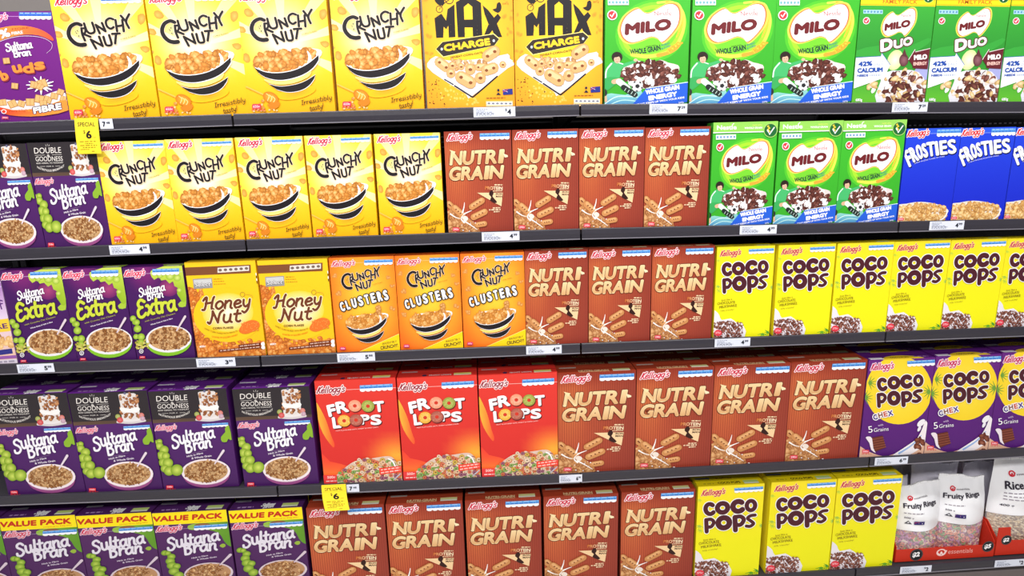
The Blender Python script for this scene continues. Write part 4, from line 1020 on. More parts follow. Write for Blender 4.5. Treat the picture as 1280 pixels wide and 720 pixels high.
# ------------------------------------------------------------------ tops of packs
def top_art(w, d, base, kind):
    A = Art(w, d); D = A.H
    A.bg(lambda u, v: base, 1, 1)
    A._emit([(0, D*.46), (100, D*.46), (100, D*.5), (0, D*.5)], [lin(mix(base, (0, 0, 0), .35))]*4); A.up()
    f = D*.5   # front half begins here
    if kind == 'nutri':
        A.text('NUTRI-GRAIN', (27, D*.86), (66, D*.86), D*.2, (236, 200, 150), bold=.05); A.rib([(28, D*.92), (66, D*.92)], D*.03, (230, 190, 140), smooth=0)
        lab = (225, 220, 150)
        A.poly([(4, D*.2), (26, D*.2), (26, D*.34), (4, D*.34)], (190, 175, 165))
    elif kind == 'sultana':
        A.script('Sultana', (42, D*.78), (60, D*.74), D*.13, D*.05, WH, shear=.3); A.script('Bran', (46, D*.95), (60, D*.91), D*.12, D*.05, WH, shear=.3)
        A.dashes((10, D*.85), (32, D*.85), D*.09, (190, 150, 210), 3, 4); lab = (205, 225, 130)
        A.poly([(2, D*.22), (24, D*.22), (24, D*.36), (2, D*.36)], (220, 215, 225))
    elif kind == 'coco':
        A.text('COCO POPS', (32, D*.84), (66, D*.84), D*.18, (50, 24, 20), bold=.03)
        A.dashes((10, D*.82), (26, D*.82), D*.08, (190, 170, 30), 3, 3); lab = (190, 220, 130)
        A.poly([(2, D*.2), (24, D*.2), (24, D*.36), (2, D*.36)], (150, 150, 150)); A.text('Kellogg', (34, D*.36), (58, D*.36), D*.14, (170, 60, 30))
    elif kind == 'loops':
        A.ell(34, D*.8, 3, D*.12, (60, 50, 90), n=10); A.text('FROOT LOOPS', (40, D*.86), (68, D*.86), D*.12, WH, bold=.03); lab = (245, 230, 120)
        A.poly([(4, D*.2), (24, D*.2), (24, D*.34), (4, D*.34)], (190, 160, 160))
    elif kind == 'chex':
        pts = A.ellpts(52, D*1.12, 32, D*.62, 0, 24); A.poly(pts, (250, 212, 40)); A.text('COCO POPS', (36, D*.84), (64, D*.84), D*.13, (78, 28, 40), bold=.03); lab = None
        A.poly([(4, D*.7), (24, D*.7), (24, D*.95), (4, D*.95)], (240, 235, 245)); A.dashes((72, D*.8), (94, D*.8), D*.1, (200, 150, 210), 3, 4)
    elif kind == 'extra':
        A.poly([(58, D*.3), (100, D*.2), (100, D), (70, D)], (170, 200, 70)); lab = (235, 240, 220)
    else: lab = None
    if lab: A.poly([(71, D*.62), (93, D*.62), (93, D*.92), (71, D*.92)], lab); A.poly([(71, D*.8), (93, D*.8), (93, D*.92), (71, D*.92)], mix(lab, WH, .7))
    return A

# ------------------------------------------------------------------ cartons
def copy_tree(o, parent=None):
    c = o.copy(); COL.objects.link(c); c.parent = parent
    for ch in o.children: copy_tree(ch, c)
    return c

SPEC = {}
def carton(key, w, h, d, side, artf, top, topcol):
    SPEC[key] = [w, h, d, side, artf, top, topcol, None, False]

def make_carton(key):
    w, h, d, side, artf, top, topcol, _, _ = SPEC[key]
    root = empty('cereal_box')
    mb = MB(); mb.box(-w/2, w/2, 0, d, 0, h, side, b=.0009)
    # glued edge flap on the left side and the tuck slot on the back
    mb.box(-w/2-.0004, -w/2, .012, d-.006, .004, h-.006, mix(side, WH, .12))
    mb.box(-w/2+.02, w/2-.02, d, d+.0004, .02, h-.02, mix(side, WH, .55))
    mb.build('carton', PRINT, root, vcol=True)
    A = artf(w, h)
    A.build('front_panel', lambda x, y, o: (x - w/2, -o, h - y), PRINT, root)
    T = top_art(w, d, topcol, top)
    fl = T.build('top_flap', lambda x, y, o: (x - w/2, d - y, h + .0003 + o), PRINT, root)
    return root

def add_box(key, loc, rz, label, group):
    sp = SPEC[key]
    if sp[7] is None: sp[7] = make_carton(key)
    o = sp[7] if not sp[8] else copy_tree(sp[7])
    sp[8] = True
    o.location = loc; o.rotation_euler = (0, 0, rz)
    tag(o, label, 'cereal box', group)
    return o

DL, DM = .068, .052
YEL, BRN, PUR, GRN = (250, 205, 20), (150, 56, 36), (84, 30, 112), (60, 170, 44)
MQ = [(48, 35), (477, 30), (440, 690), (25, 690)]
carton('crunchy_l', .2465, .331, DL, YEL, art_crunchy, 'none', (255, 225, 60))
carton('crunchy_m', .1915, .2970, DM, YEL, art_crunchy, 'none', (255, 225, 60))
carton('max', .2555, .340, DL, (250, 170, 30), art_max, 'none', (250, 180, 40))
carton('milo_l', .2475, .345, DL, GRN, lambda w, h: art_milo(w, h, [(49, 30), (478, 25), (440, 690), (25, 690)], True), 'none', GRN)
carton('duo', .2270, .314, DL, GRN, art_duo, 'none', GRN)
carton('milo_m', .1970, .3110, DM, GRN, lambda w, h: art_milo(w, h, MQ, False), 'none', (150, 214, 92))
carton('frost', .1725, .2850, DM, (26, 48, 200), art_frosties, 'none', (40, 80, 225))
carton('extra', .1740, .2890, DM, PUR, art_extra, 'extra', (110, 40, 140))
carton('honey', .2080, .3000, DM, (250, 200, 30), art_honey, 'none', (255, 205, 40))
carton('clus', .1960, .3010, DM, (245, 110, 26), art_clusters, 'none', (240, 100, 30))
carton('nutri_m', .1970, .2990, DM, BRN, art_nutri, 'nutri', (176, 66, 40))
carton('nutri_s', .1975, .3030, DM, BRN, art_nutri, 'nutri', (176, 66, 40))
carton('coco_m', .1850, .2970, DM, (244, 226, 20), art_coco, 'coco', (246, 220, 20))
carton('sult_m', .1860, .3000, DM, PUR, art_sultana, 'sultana', (98, 40, 130))
carton('sult_l', .2400, .3420, .074, PUR, art_sultana, 'sultana', (104, 40, 140))
carton('loops', .2560, .3600, DL, (226, 44, 40), art_loops, 'loops', (232, 54, 44))
carton('nutri_l', .2580, .3550, DL, BRN, art_nutri, 'nutri', (176, 66, 40))
carton('chex', .2290, .3510, DL, (94, 30, 120), art_chex, 'chex', (98, 34, 130))
carton('value', .2400, .3600, .074, (84, 34, 98), art_value, 'sultana', (84, 40, 104))
carton('coco_l', .2340, .3610, DL, (244, 226, 20), art_coco, 'coco', (246, 220, 20))
carton('buds', .1960, .2930, DL, (112, 30, 128), art_buds, 'none', (112, 30, 128))
carton('lilac', .1960, .2900, DM, (190, 150, 200), art_lilac, 'none', (170, 120, 190))

# ------------------------------------------------------------------ shelf geometry (metres; x along the aisle, y into the shelf, z up from the top shelf)
ZR = {1: 0.0, 2: -.3577, 3: -.7152, 4: -1.165, 5: -1.6106}
ZN = {1: (-.0044, .0085, .014, -.0008, -.0173), 2: (-.0007, .0071, .0079, -.002, -.0123), 3: (.0118, .0017, -.0008, -.0041, -.0085),
      4: (.0169, -.0021, -.011, -.0077, .0037), 5: (.0167, -.0042, -.0117, -.0048, .0041)}
YR = {1: 0.0, 2: -.0134, 3: -.0106, 4: 0.0, 5: .0059}
def shelf_z(row, x):
    return ZR[row] + float(np.interp(x, (-1, 0, 1, 2, 3), ZN[row]))

ORD = ['first', 'second', 'third', 'fourth', 'fifth', 'sixth', 'seventh', 'eighth']
SH = {1: 'top shelf', 2: 'second shelf', 3: 'middle shelf', 4: 'fourth shelf', 5: 'bottom shelf'}
LOOK = {
 'crunchy_l': ('large yellow cereal box with two black smile bands', 'yellow'), 'crunchy_m': ('small yellow cereal box with two black smile bands', 'yellow'),
 'max': ('yellow-orange cereal box with giant black lettering', 'orange'), 'milo_l': ('large green cereal box with footballer and white blob', 'green'),
 'duo': ('green cereal box with yellow band and calcium arrow', 'green'), 'milo_m': ('small green cereal box with pale green top strip', 'green'),
 'frost': ('bright blue cereal box with arched white lettering', 'blue'), 'extra': ('purple cereal box with lime script and green bowl', 'purple'),
 'honey': ('golden cereal box with brown script and honeycomb', 'golden'), 'clus': ('orange cereal box with white block lettering', 'orange'),
 'nutri_m': ('small brown cereal box with cream italic lettering', 'brown'), 'nutri_s': ('small brown cereal box with cream italic lettering', 'brown'),
 'coco_m': ('small yellow cereal box with fat brown lettering', 'yellow'), 'coco_l': ('large yellow cereal box with fat brown lettering', 'yellow'),
 'sult_m': ('small purple cereal box with black jar panel', 'purple'), 'sult_l': ('large purple cereal box with black jar panel', 'purple'),
 'loops': ('red cereal box with ring-shaped letters', 'red'), 'nutri_l': ('large brown cereal box with cream italic lettering', 'brown'),
 'chex': ('purple cereal box with a big yellow disc', 'yellow-disc purple'), 'value': ('purple cereal box with yellow value band', 'purple'),
 'buds': ('purple cereal box with orange arc and script', 'purple'), 'lilac': ('pale lilac cereal box', 'lilac')}
NUM = ['none', 'one', 'two', 'three', 'four', 'five', 'six', 'seven']

ROWS = {
 1: [('buds', [-.745, -.553]), ('crunchy_l', [-.331, -.079, .165, .4215]), ('max', [.682, .940]), ('milo_l', [1.199, 1.453, 1.701]), ('duo', [1.942, 2.172, 2.402])],
 2: [('sult_m', [-.675, -.486]), ('crunchy_m', [-.296, -.1035, .094, .291, .4905]), ('nutri_m', [.697, .897, 1.096, 1.295]), ('milo_m', [1.499, 1.702, 1.900]), ('frost', [2.089, 2.2635, 2.438])],
 3: [('lilac', [-.830]), ('extra', [-.641, -.4655, -.289]), ('honey', [-.090, .124]), ('clus', [.331, .529, .728]), ('nutri_s', [.9265, 1.126, 1.326]), ('coco_m', [1.525, 1.722, 1.913, 2.0995, 2.286, 2.472])],
 4: [('sult_l', [-.734, -.491, -.2475, .011]), ('loops', [.2775, .538, .7985]), ('nutri_l', [1.0575, 1.318, 1.578, 1.8375]), ('chex', [2.085, 2.316, 2.548])],
 5: [('value', [-1.030, -.7875, -.5450, -.3025, -.055]), ('nutri_l', [.207, .471, .738, 1.006, 1.275]), ('coco_l', [1.530, 1.789, 2.026])],
}
LAST = 'last in its line'
rj = random.Random(11)
for row, runs in ROWS.items():
    for key, xs in runs:
        n = len(xs); grp = LOOK[key][0].replace('cereal box', 'cereal boxes') + ' on the ' + SH[row]
        for i, x in enumerate(xs):
            z = shelf_z(row, x) - .004
            if key in ('coco_l',) and i > 0: pass
            if n == 1: pos = 'at the left end of the ' + SH[row]
            else: pos = '%s of %s from left, %s' % (ORD[i], NUM[n], SH[row])
            add_box(key, (x, YR[row] + rj.uniform(0, .0012), z), R(rj.uniform(-.12, .12)), '%s, %s' % (LOOK[key][0], pos), grp)
            # the packs lined up behind it show only their tops on the two lowest shelves
            if row >= 4:
                d = SPEC[key][2]
                for k in range(1, 4 if row == 4 else 3):
                    add_box(key, (x + rj.uniform(-.001, .001), YR[row] + .002 + k*(d + .0025), z), 0.0,
'shaded %s box, %s line behind the %s of %s from left, %s' % (LOOK[key][1], ORD[k], ORD[i], NUM[n], SH[row]), grp + ', behind the front line')

# ------------------------------------------------------------------ shelving bays
LIP_H, LIP_Y = .033, -.014
BAYNAME = ['shelving bay at the far left edge, mostly out of view', 'leftmost full shelving bay, with raisin bran boxes on its fourth shelf', 'shelving bay left of centre, with red loop cereal boxes on its fourth shelf',
           'shelving bay right of centre, with brown cereal boxes on four shelves', 'rightmost shelving bay, with bagged cereal on its bottom shelf']
BAYPOS = ['bay at the far left edge', 'bay under the raisin bran boxes', 'bay under the red boxes', 'bay left of the bagged cereal', 'rightmost bay']
for b, (x0, x1) in enumerate(((-2, -1), (-1, 0), (0, 1), (1, 2), (2, 3))):
    bay = empty('shelving_bay', (x0 + .5, .46, -1.74)); tag(bay, 'charcoal metal ' + BAYNAME[b], 'shelving', 'charcoal shelving bays')
    ox, oy, oz = x0 + .5, .46, -1.74
    def put(mb, name, mat, parent=bay, **k):
        mb.v = [(v[0]-ox, v[1]-oy, v[2]-oz) for v in mb.v]; return mb.build(name, mat, parent, **k)
    a, c = x0 + .003, x1 - .003
    # perforated back panels (a row of slots under every shelf)
    m = MB(); m.box(a+.02, c-.02, .462, .475, -1.70, 0.0)
    put(m, 'back_panel', PANEL)
    m = MB()
    for row in (1, 2, 3, 4):
        zb = ZR[row] - .055
        for j in range(3):
            for i in range(46): m.box(a+.04+i*.02, a+.05+i*.02, .4605, .4625, zb-.018*j-.005, zb-.018*j)
    put(m, 'panel_slots', EDGE)
    m = MB(); m.box(a+.02, c-.02, .45, .475, 0.001, .62); put(m, 'lit_back_panel', LIT_PANEL)  # back panel of the top level, light painted into its grey
    for xx in (a, c-.022):
        m = MB(); m.box(xx, xx+.022, .44, .48, -1.74, .66, b=.002)
        for k in range(58): m.box(xx+.008, xx+.014, .4392, .441, -1.70+k*.04, -1.68+k*.04)
        put(m, 'upright_post', METAL)
    for row in range(1, 6):
        ox, oy, oz = x0 + .5, .2, ZR[row]
        unit = empty('shelf', (ox, oy, oz)); tag(unit, 'charcoal metal %s with price rail, %s' % (SH[row], BAYPOS[b]), 'shelf', 'charcoal metal shelves')
        za, zc = shelf_z(row, a), shelf_z(row, c)
        def slab(y0, y1, t0, t1, xa=a, xc=c):
            mm = MB(); zl, zr = shelf_z(row, xa), shelf_z(row, xc)
            mm.add([(xa,y0,zl+t0),(xc,y0,zr+t0),(xc,y1,zr+t0),(xa,y1,zl+t0),(xa,y0,zl+t1),(xc,y0,zr+t1),(xc,y1,zr+t1),(xa,y1,zl+t1)],
                   [(0,3,2,1),(4,5,6,7),(0,1,5,4),(1,2,6,5),(2,3,7,6),(3,0,4,7)]); return mm
        m = slab(YR[row]-.008, .438, -.0042-.0012, -.0042)
        m2 = slab(YR[row]-.008, YR[row]-.005, -.030, -.0054); m.add(m2.v, m2.f)
        put(m, 'shelf_panel', METAL, unit)
        yy = YR[row] + LIP_Y
        zl, zr = za, zc
        # price rail: curved strip; its pale lower edge is a painted highlight
        m = MB(); prof = [(yy+.004, 0.0), (yy+.0012, -.0005), (yy, -.003), (yy-.001, -.016), (yy, -.029), (yy+.001, -.031), (yy+.0055, -.031), (yy+.0055, 0.0)]
        n = len(prof)
        m.add([(a, p[0], zl+p[1]) for p in prof] + [(c, p[0], zr+p[1]) for p in prof], [tuple(range(n)), tuple(range(2*n-1, n-1, -1))] + [(i, (i+1) % n, n+(i+1) % n, n+i) for i in range(n)])
        put(m, 'price_rail', RAIL, unit)
        m = MB(); prof = [(yy-.0022, -.0305), (yy-.0022, -.0335), (yy+.0055, -.0335), (yy+.0055, -.0305)]; n = 4
        m.add([(a, p[0], zl+p[1]) for p in prof] + [(c, p[0], zr+p[1]) for p in prof], [tuple(range(n)), tuple(range(2*n-1, n-1, -1))] + [(i, (i+1) % n, n+(i+1) % n, n+i) for i in range(n)])
        put(m, 'rail_edge_glint', EDGE, unit)
        for xx, s in ((a+.003, 1), (c-.006, -1)):
            m = MB(); zz = shelf_z(row, xx)
            m.prism([(YR[row]+.03, zz-.0062), (.436, zz-.0062), (.436, zz-(.052 if row < 5 else .04)), (.40, zz-(.052 if row < 5 else .04)), (YR[row]+.06, zz-.026), (YR[row]+.03, zz-.022)], 'x', xx, xx+.003)
            put(m, 'bracket', METAL, unit)
    ox, oy, oz = x0 + .5, .46, -1.74
    m = MB(); m.box(a, c, -.006, .44, -1.74, -1.659, b=.003)
    kp = put(m, 'kick_plate', KICK, None); kp.location = (ox, oy, oz); tag(kp, 'brushed metal kick plate under the bottom shelf, ' + BAYPOS[b], 'kick plate', 'metal kick plates')

# ------------------------------------------------------------------ price tickets on the rails
def ticket(x0, x1, row, text, label, style='white', group='white price tickets on the shelf rails'):
    w = x1 - x0; h = .027
    A = Art(w, h); H = A.H
    A.bg(lambda u, v: (226, 230, 244), 1, 1)
    if style == 'small':
        A.text(text[0], (22, H*.78), (46, H*.78), H*.55, (30, 34, 44), bold=.04); A.text(text[1], (52, H*.5), (80, H*.5), H*.22, (40, 44, 60), bold=.02)
    else:
        for j, (u0, u1) in enumerate(((6, 34), (6, 28), (6, 44), (6, 52), (6, 48))): A.dashes((u0, H*(.22+.16*j)), (u1, H*(.22+.16*j)), H*.07, (110, 115, 135) if j in (3,) else (160, 166, 184), j, 7)
        if text[0].startswith('$'):
            A.text('$', (76, H*.42), (80, H*.42), H*.26, (50, 54, 70), bold=.02); A.text(text[0][1:], (81, H*.78), (90, H*.78), H*.55, (34, 38, 50), bold=.03)
        else:
            A.text(text[0], (74, H*.74), (83, H*.74), H*.52, (34, 38, 50), bold=.04); A.text(text[1], (84, H*.48), (94, H*.48), H*.26, (50, 54, 70), bold=.02)
    xm = (x0+x1)/2; y = YR[row] + LIP_Y
    slope = (shelf_z(row, x1) - shelf_z(row, x0))/w
    mp = lambda x, yv, o: (x - w/2, -.0036 - .0010*math.sin(math.pi*min(1, max(0, yv/h))) - o, -yv - .002 + slope*(x - w/2))
    o = A.build('price_ticket', mp, TICKET)
    bm = MB(); bm.box(-w/2, w/2, -.0036, -.0024, -.029, -.002, (226, 230, 244))
    n = len(o.data.vertices)
    me2 = bm.build('ticket_card', TICKET, o, vcol=True)
    o.location = (xm, y, shelf_z(row, xm))
    tag(o, label, 'price ticket', group)
    return o

def special(x0, x1, row, drop, curl, label):
    w = x1-x0; h = drop
    A = Art(w, h); H = A.H
    A.bg(lambda u, v: (252, 222, 50), 4, 14)
    A.text('SPECIAL', (12, H*.23), (86, H*.23), H*.115, (70, 58, 20), bold=.02)
    A.rib([(3, H*.28), (97, H*.28)], 1.2, (206, 176, 30), smooth=0)
    A.text('$', (34, H*.43), (42, H*.43), H*.1, (50, 40, 20), bold=.01); A.text('6', (44, H*.58), (68, H*.58), H*.24, (40, 32, 24), bold=.05)
    A.text('each', (74, H*.56), (86, H*.56), H*.04, (120, 100, 20))
    for j, (u0, u1) in enumerate(((14, 88), (36, 70), (14, 86), (24, 78), (14, 50), (60, 72))): A.dashes((u0, H*(.67+.055*j)), (u1, H*(.67+.055*j)), H*.025, (150, 120, 20), j, 6)
    y = YR[row] + LIP_Y - .005; xm = (x0+x1)/2
    def mp(x, yv, o):
        t = yv/h
        return (x - w/2 + curl*t*t*.4, -o - .001 - abs(curl)*t*t*.6 - .010*math.sin(math.pi*t*.5), -yv + .002)
    o = A.build('special_ticket', mp, TICKET)
    B = Art(w, h); B.bg(lambda u, v: (238, 214, 110), 3, 10)
    B.build('ticket_back', lambda x, yv, q: (mp(x, yv, 0)[0], mp(x, yv, 0)[1] + .0008, mp(x, yv, 0)[2]), TICKET, o)
    o.location = (xm, y, shelf_z(row, xm)); tag(o, label, 'special offer ticket', 'yellow special offer tickets')

for x0, x1, row, tx, lab in (
    (.6875, .8090, 1, ('$4',), 'white price ticket reading 4 dollars under the big black lettered boxes'),
    (1.205, 1.318, 1, ('7', '29'), 'white price ticket under the leftmost large green box, top shelf'),
    (1.945, 2.055, 1, ('7', '29'), 'white price ticket under the green box with calcium arrow, top shelf'),
    (-.391, -.277, 2, ('4', '99'), 'white price ticket under the leftmost small yellow smile box'),
    (.6985, .812, 2, ('4', '99'), 'white price ticket under the leftmost brown box, second shelf'),
    (1.492, 1.608, 2, ('4', '99'), 'white price ticket under the leftmost small green box, second shelf'),
    (2.098, 2.210, 2, ('4', '99'), 'white price ticket under the leftmost bright blue box'),
    (-.722, -.615, 3, ('5', '99'), 'white price ticket under the leftmost lime-script purple box'),
    (-.192, -.075, 3, ('3', '99'), 'white price ticket under the left golden honeycomb box'),
    (.236, .352, 3, ('5', '99'), 'white price ticket under the leftmost orange box'),
    (.8255, .938, 3, ('4', '99'), 'white price ticket under the leftmost brown box, middle shelf'),
    (1.432, 1.548, 3, ('4', '99'), 'white price ticket under the leftmost brown lettered yellow box, middle shelf'),
    (.928, 1.005, 4, ('6', '99'), 'narrow white price ticket under the leftmost brown box, fourth shelf'),
    (2.018, 2.135, 4, ('6', '99'), 'white price ticket under the leftmost purple box with yellow disc'),
    (2.1640, 2.281, 5, ('$2',), 'white price ticket reading 2 dollars under the fruity ring bags'),
    (2.520, 2.640, 5, ('$2',), 'white price ticket reading 2 dollars under the rice pops tray')):
    ticket(x0, x1, row, tx, lab)
ticket(-.3670, -.3310, 1, ('7', '48'), 'tiny white price ticket beside the yellow offer ticket, top shelf', 'small', 'tiny white price tickets beside the offers')
ticket(.2245, .265, 4, ('7', '48'), 'tiny white price ticket beside the yellow offer ticket, fourth shelf', 'small', 'tiny white price tickets beside the offers')
special(-.4320, -.3680, 1, .098, .002, 'yellow special offer ticket hanging under the top shelf')
special(.1445, .2235, 4, .078, .030, 'yellow special offer ticket curling out under the fourth shelf')

# ------------------------------------------------------------------ bagged cereal in red trays
def bag(name_cols, w, h, d, title, small, label, grp, seed, printed=True, shade=None, rings=True):
    root = empty('cereal_bag'); rnd = random.Random(seed)
    split = .40
    ph = [rnd.uniform(0, 6.28) for _ in range(6)]
    def surf(u, v, front, off=0.0):
        """u 0..1 across, v 0..1 from the base up"""
        e = 1 - abs(2*u-1)**2.6
        prof = (min(1, v/.16))**.5 * (1 if v < .55 else max(0.0, 1-((v-.55)/.45)**1.7))
        t = d/2*e*prof*(1 if front else .9)
        wr = .0035*math.sin(9*u+ph[0]+4*v)*prof*e + .0028*math.sin(23*v+6*u+ph[1])*(v*(1-v)*3)*e + .002*math.sin(31*u+ph[2])*max(0, v-.6)
        x = (u-.5)*w*(1 - .10*max(0, v-.72)/.28*abs(math.sin(ph[3])) + .03*math.sin(v*7+ph[3]))
        z = v*h + .007*math.sin(u*5+ph[4])*max(0, v-.7)*3 + .004*math.sin(13*u+ph[5])*max(0, v-.8)*3
        y = -(t+wr*1.0) - off if front else (t*.8) + off
        return (x, y, z)
    def patch(v0, v1, name, mat, nv, parent=root, back=True):
        m = MB(); nu = 56
        for fr in ((True, False) if back else (True,)):
            base = len(m.v); vs = []
            for j in range(nv+1):
                for i in range(nu+1): vs.append(surf(i/nu, v0+(v1-v0)*j/nv, fr))
            m.add(vs, [(j*(nu+1)+i, j*(nu+1)+i+1, (j+1)*(nu+1)+i+1, (j+1)*(nu+1)+i) for j in range(nv) for i in range(nu)])
        return m.build(name, mat, parent, smooth=True)
    up = patch(split, 1.0, 'printed_film' if printed else 'upper_film', BAGM if printed else FILM2, 44)
    patch(0.0, split, 'clear_film', FILM, 24)
    # crimped top seam
    m = MB()
    for k in range(24):
        p = surf((k+.5)/24, .985, True); m.box(p[0]-w/60, p[0]+w/60, p[1]-.001, p[1]+.004, p[2]-.004, p[2]+.006)
    m.build('top_seam', BAGM if printed else FILM2, root)
    m = MB()
    if rings:
        pal = [(226, 120, 120), (240, 170, 140), (196, 130, 180), (246, 214, 180), (150, 190, 120), (236, 150, 110), (214, 150, 190), (240, 226, 206)]
        for k in range(240):
            u, v = rnd.uniform(.05, .95), rnd.uniform(.02, .47); p = surf(u, v, True)
            y = p[1]*rnd.uniform(.55, .82) + .002
            m.torus((p[0]*.96, y, max(.006, p[2])), .0060, .0028, (rnd.uniform(-.7, .7), -1, rnd.uniform(-.7, .7)), rnd.choice(pal), 8, 5)
    else:
        for k in range(620):
            u, v = rnd.uniform(.03, .97), rnd.uniform(.02, .47); p = surf(u, v, True)
            m.ell((p[0]*.96, p[1]*rnd.uniform(.6, .85)+.002, max(.005, p[2])), .0052, .004, .0034, rnd.choice(((232, 212, 170), (244, 230, 196), (222, 198, 150))), 6, 4)
    vs = []; nu, nv = 12, 8
    for j in range(nv+1):
        for i in range(nu+1):
            p = surf(i/nu, .01+.46*j/nv, True); vs.append((p[0]*.95, p[1]*.45, max(.004, p[2])))
    m.add(vs, [(j*(nu+1)+i, j*(nu+1)+i+1, (j+1)*(nu+1)+i+1, (j+1)*(nu+1)+i) for j in range(nv) for i in range(nu)], (176, 110, 110) if rings else (222, 200, 160))
    c = m.build('cereal_filling', CEREAL, root, vcol=True, smooth=False); c['kind'] = 'stuff'
    if printed:
        A = Art(w, h, [(0, 0), (100, 0), (100, 100*h/w), (0, 100*h/w)]); H = A.H
        def mp(x, y, o):
            return surf(x/w, 1 - y/h, True, .0024 + o)
        A.ring(26, H*.15, 5, 3, (214, 40, 60)); A.rib([(22, H*.15), (25, H*.17), (26, H*.145), (28, H*.17), (31, H*.14)], 1.5, (214, 40, 60), smooth=3)
        A.text('essentials', (33, H*.165), (62, H*.16), 3.4, (90, 80, 90))
        A.build('maker_mark', mp, TICKET, root)
        A = Art(w, h, [(0, 0), (100, 0), (100, 100*h/w), (0, 100*h/w)])
        A.text(title, small[0], small[1], small[2], (40, 34, 50), bold=.025)
        A.build('title_print', mp, TICKET, root)
        A = Art(w, h, [(0, 0), (100, 0), (100, 100*h/w), (0, 100*h/w)])
        A.dashes((15, H*.355), (48, H*.35), 1.3, (130, 120, 135), 3, 7)
        if rings:
            A.text('500 g', (16, H*.425), (30, H*.425), 3.2, (80, 74, 90), bold=.02)
            A.poly([(16, H*.50), (22, H*.455), (28, H*.50)], (70, 70, 80)); A.ell(22, H*.48, 2, 1.4, (226, 226, 230), n=8)
            [A.face([(31+2*q, H*(.455+.01*p)), (33+2*q, H*(.455+.01*p)), (33+2*q, H*(.465+.01*p)), (31+2*q, H*(.465+.01*p))], [lin((56, 44, 110))]*4) for q in range(9) for p in range(5)]; A.up(3); A.rib([(32, H*.46), (39, H*.48)], .9, (236, 200, 210), smooth=0); A.rib([(32, H*.48), (39, H*.46)], .9, (220, 60, 80), smooth=0); A.ell(45, H*.485, 1, 1, WH, n=6)
        else:
            A.dashes((15, H*.39), (60, H*.39), 1.3, (130, 120, 135), 4, 8); A.dashes((15, H*.425), (45, H*.425), 1.3, (130, 120, 135), 5, 7); A.text('400 g', (12, H*.50), (30, H*.50), 3.4, (60, 54, 70), bold=.02)
        A.build('small_print', mp, TICKET, root)
    tag(root, label, 'cereal bag', grp)
    return root

z5 = shelf_z(5, 2.3) - .004
FR = 'fruity ring cereal bags on the bottom shelf'
b1 = bag(None, .190, .275, .085, 'Fruity Rings', ((14, 41), (80, 39), 9.5), 'clear white-printed bag of pink and green cereal rings, beside the yellow boxes', FR, 3); b1.location = (2.262, .066, z5+.003); b1.rotation_euler = (R(-3), 0, R(4))
b2 = bag(None, .185, .290, .080, 'Fruity Rings', ((12, 43), (82, 37), 9.5), 'bag of pink and green cereal rings, between its twin and the rice pops', FR, 8); b2.location = (2.434, .078, z5+.003); b2.rotation_euler = (R(-3), 0, R(-5))
b3 = bag(None, .230, .345, .090, 'Rice Pops', ((16, 46), (80, 44), 12), 'larger white-printed bag of pale rice pops at the lower right corner', 'rice pops bags on the bottom shelf', 13, rings=False); b3.location = (2.665, .085, z5+.003); b3.rotation_euler = (R(-3), 0, R(2))
k = 0
for x, y, w, h, rg, lab in ((2.215, .165, .175, .252, True, 'shaded bag behind the left fruity rings bag, nearest the yellow boxes'), (2.400, .170, .18, .300, True, 'tall shaded bag standing behind both fruity rings bags'),
                       (2.350, .275, .175, .318, True, 'dim bag top in the third line, left of the others'), (2.54, .285, .175, .315, True, 'dim bag top in the third line, behind the right fruity rings bag'),
                       (2.600, .170, .16, .290, False, 'shaded bag behind the rice pops, at its left'), (2.73, .290, .2, .345, False, 'dim bag top furthest back behind the rice pops'), (2.80, .175, .19, .34, False, 'shaded bag behind the rice pops, at its right')):
    k += 1
    o = bag(None, w, h, .075, '', ((0, 0), (1, 1), 1), lab, 'cereal bags behind the front line', 20+k, printed=False, rings=rg)
    o.location = (x, y, z5+.001); o.rotation_euler = (R(-2), 0, R(rj.uniform(-8, 8)))

def disc(A, x, y, r, txt, ital=.15):
    A.ell(x, y, r, r, (34, 34, 38), n=24); A.ring(x, y, r*.93, r*.88, (120, 110, 112))
    A.text(txt, (x-r*.62, y+r*.34), (x+r*.5, y+r*.24), r*.72, WH, bold=.05, shear=ital)

def tray(x0, x1, hf, label, arts, cut):
    w = x1-x0; root = empty('display_tray', ((x0+x1)/2, 0.014, shelf_z(5, (x0+x1)/2)-.0015))
    ht = .115
    m = MB(); t = .0025; D = .36
    m.box(-w/2, w/2, 0, D, .0001, t)
    m.box(-w/2, w/2, D-t, D, t, .12)
    for sx in (-w/2, w/2-t):
        m.prism([(0, t), (D, t), (D, .12), (.05, ht), (.0, hf+.01)], 'x', sx, sx+t)
    m.build('tray_body', TRAYM, root)
    f = MB()
    L, Rr = cut
    f.prism([(-w/2, t), (w/2, t), (w/2, ht if Rr else hf), (w/2-(.045 if Rr else 0), ht if Rr else hf), (w/2-(.05 if Rr else 0)-.002, hf+.012 if Rr else hf), (w/2-.07, hf), (-w/2+.065, hf), (-w/2+(.05 if L else 0)+.002, hf+.008 if L else hf), (-w/2+(.045 if L else 0), ht if L else hf), (-w/2, ht if L else hf)], 'y', -t, 0)
    fr = f.build('tray_front', TRAYM, root)
    for nm, fn in arts:
        A = Art(w, ht); fn(A)
        A.build(nm, lambda x, y, o: (x-w/2, -t-o, ht-y), TICKET, fr)
    tag(root, label, 'display tray', 'red display trays')
def emblem(A):
    H = A.H
    A.ring(46, H-8.5, 5, 3.4, (250, 205, 200), sq=.8); A.rib([(42, H-8), (45, H-6), (46, H-9), (48, H-6), (51, H-10)], 1.4, (250, 220, 215)); A.text('essentials', (53, H-6.5), (78, H-6.5), 5.2, (240, 180, 170))
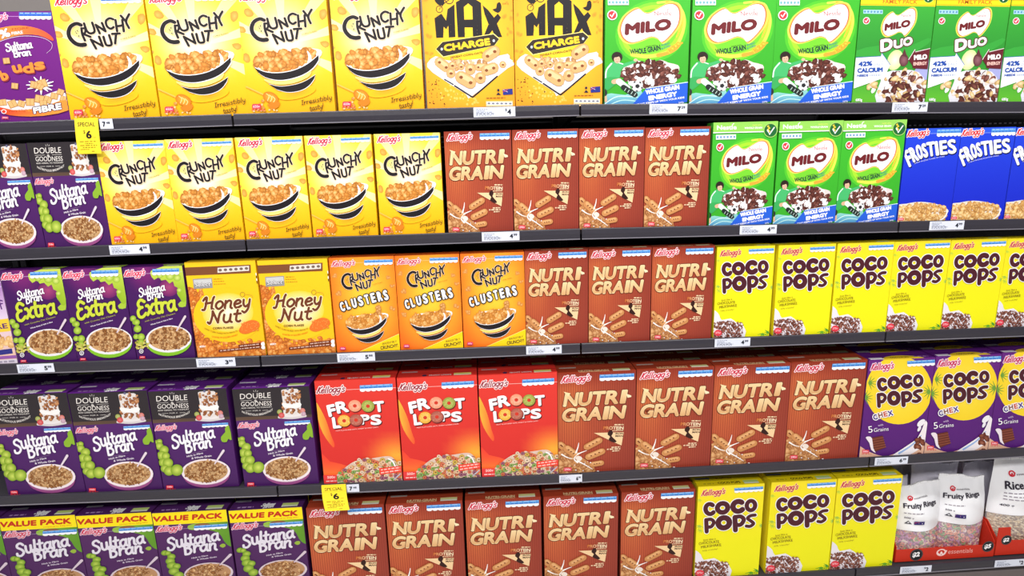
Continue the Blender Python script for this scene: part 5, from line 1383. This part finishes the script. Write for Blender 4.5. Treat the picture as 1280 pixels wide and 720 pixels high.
p1 = [('price_disc', lambda A: disc(A, 21, A.H-7.5, 6.6, '$2')), ('price_disc', lambda A: disc(A, 93, A.H-12, 6.0, '$5')), ('emblem', emblem)]
p2 = [('price_disc', lambda A: disc(A, 9, A.H-16, 5.0, '$2'))]
tray(2.158, 2.531, .052, 'red cardboard display tray holding the fruity ring bags', p1, (False, False))
tray(2.536, 2.935, .060, 'red cardboard display tray holding the rice pops', p2, (True, False))

# ------------------------------------------------------------------ the place
m = MB(); m.box(-4, 6, -4.2, 1.2, -1.80, -1.74)
fl = m.build('floor', new_mat('vinyl_floor', (196, 192, 186), .3, noise=(6, .03, .002))); fl['kind'] = 'structure'
m = MB(); m.box(-4, 6, -4.2, 1.2, 1.75, 1.80)
ce = m.build('ceiling', new_mat('ceiling_tile', (214, 214, 212), .8, noise=(20, .05, .002))); ce['kind'] = 'structure'
m = MB(); m.box(-4, 6, 1.15, 1.2, -1.74, 1.75)
wl = m.build('wall_back', new_mat('store_wall', (178, 174, 170), .7, noise=(8, .05, .002))); wl['kind'] = 'structure'

# ------------------------------------------------------------------ light: rows of fluorescent ceiling battens along the aisle
def area(name, loc, sx, sy, power, rot=(0, 0, 0), col=(1, .985, .965)):
    l = bpy.data.lights.new(name, 'AREA'); l.shape = 'RECTANGLE'; l.size = sx; l.size_y = sy; l.energy = power; l.color = col
    o = bpy.data.objects.new(name, l); COL.objects.link(o); o.location = loc; o.rotation_euler = rot
    return o
area('ceiling_light_aisle', (.6, -1.2, 1.66), 5.6, .3, 90)
area('ceiling_light_far', (.6, -3.3, 1.66), 5.6, .5, 160, (R(28), 0, 0))

w = bpy.data.worlds.new('store_air'); SC.world = w; w.use_nodes = True
bgN = w.node_tree.nodes['Background']; bgN.inputs['Color'].default_value = (.93, .94, 1.0, 1); bgN.inputs['Strength'].default_value = .3

# ------------------------------------------------------------------ camera
Y, P, Q = 0.04947, 0.21987, -0.02584
f = Vector((math.sin(Y)*math.cos(P), math.cos(Y)*math.cos(P), -math.sin(P))); r = Vector((math.cos(Y), -math.sin(Y), 0)); u = r.cross(f)
r2 = r*math.cos(Q) + u*math.sin(Q); u2 = -r*math.sin(Q) + u*math.cos(Q)
cam = bpy.data.cameras.new('camera'); cam.lens = 760/1280*36; cam.sensor_width = 36; cam.clip_start = .05
co = bpy.data.objects.new('camera', cam); COL.objects.link(co)
M = Matrix((r2, u2, -f)).transposed().to_4x4(); M.translation = Vector((0.69515, -1.85496, -0.11818)); co.matrix_world = M
SC.camera = co

SC.view_settings.view_transform = 'Standard'; SC.view_settings.look = 'None'
SC.view_settings.exposure = 0.0; SC.view_settings.gamma = 1.0; SC.view_settings.use_curve_mapping = False
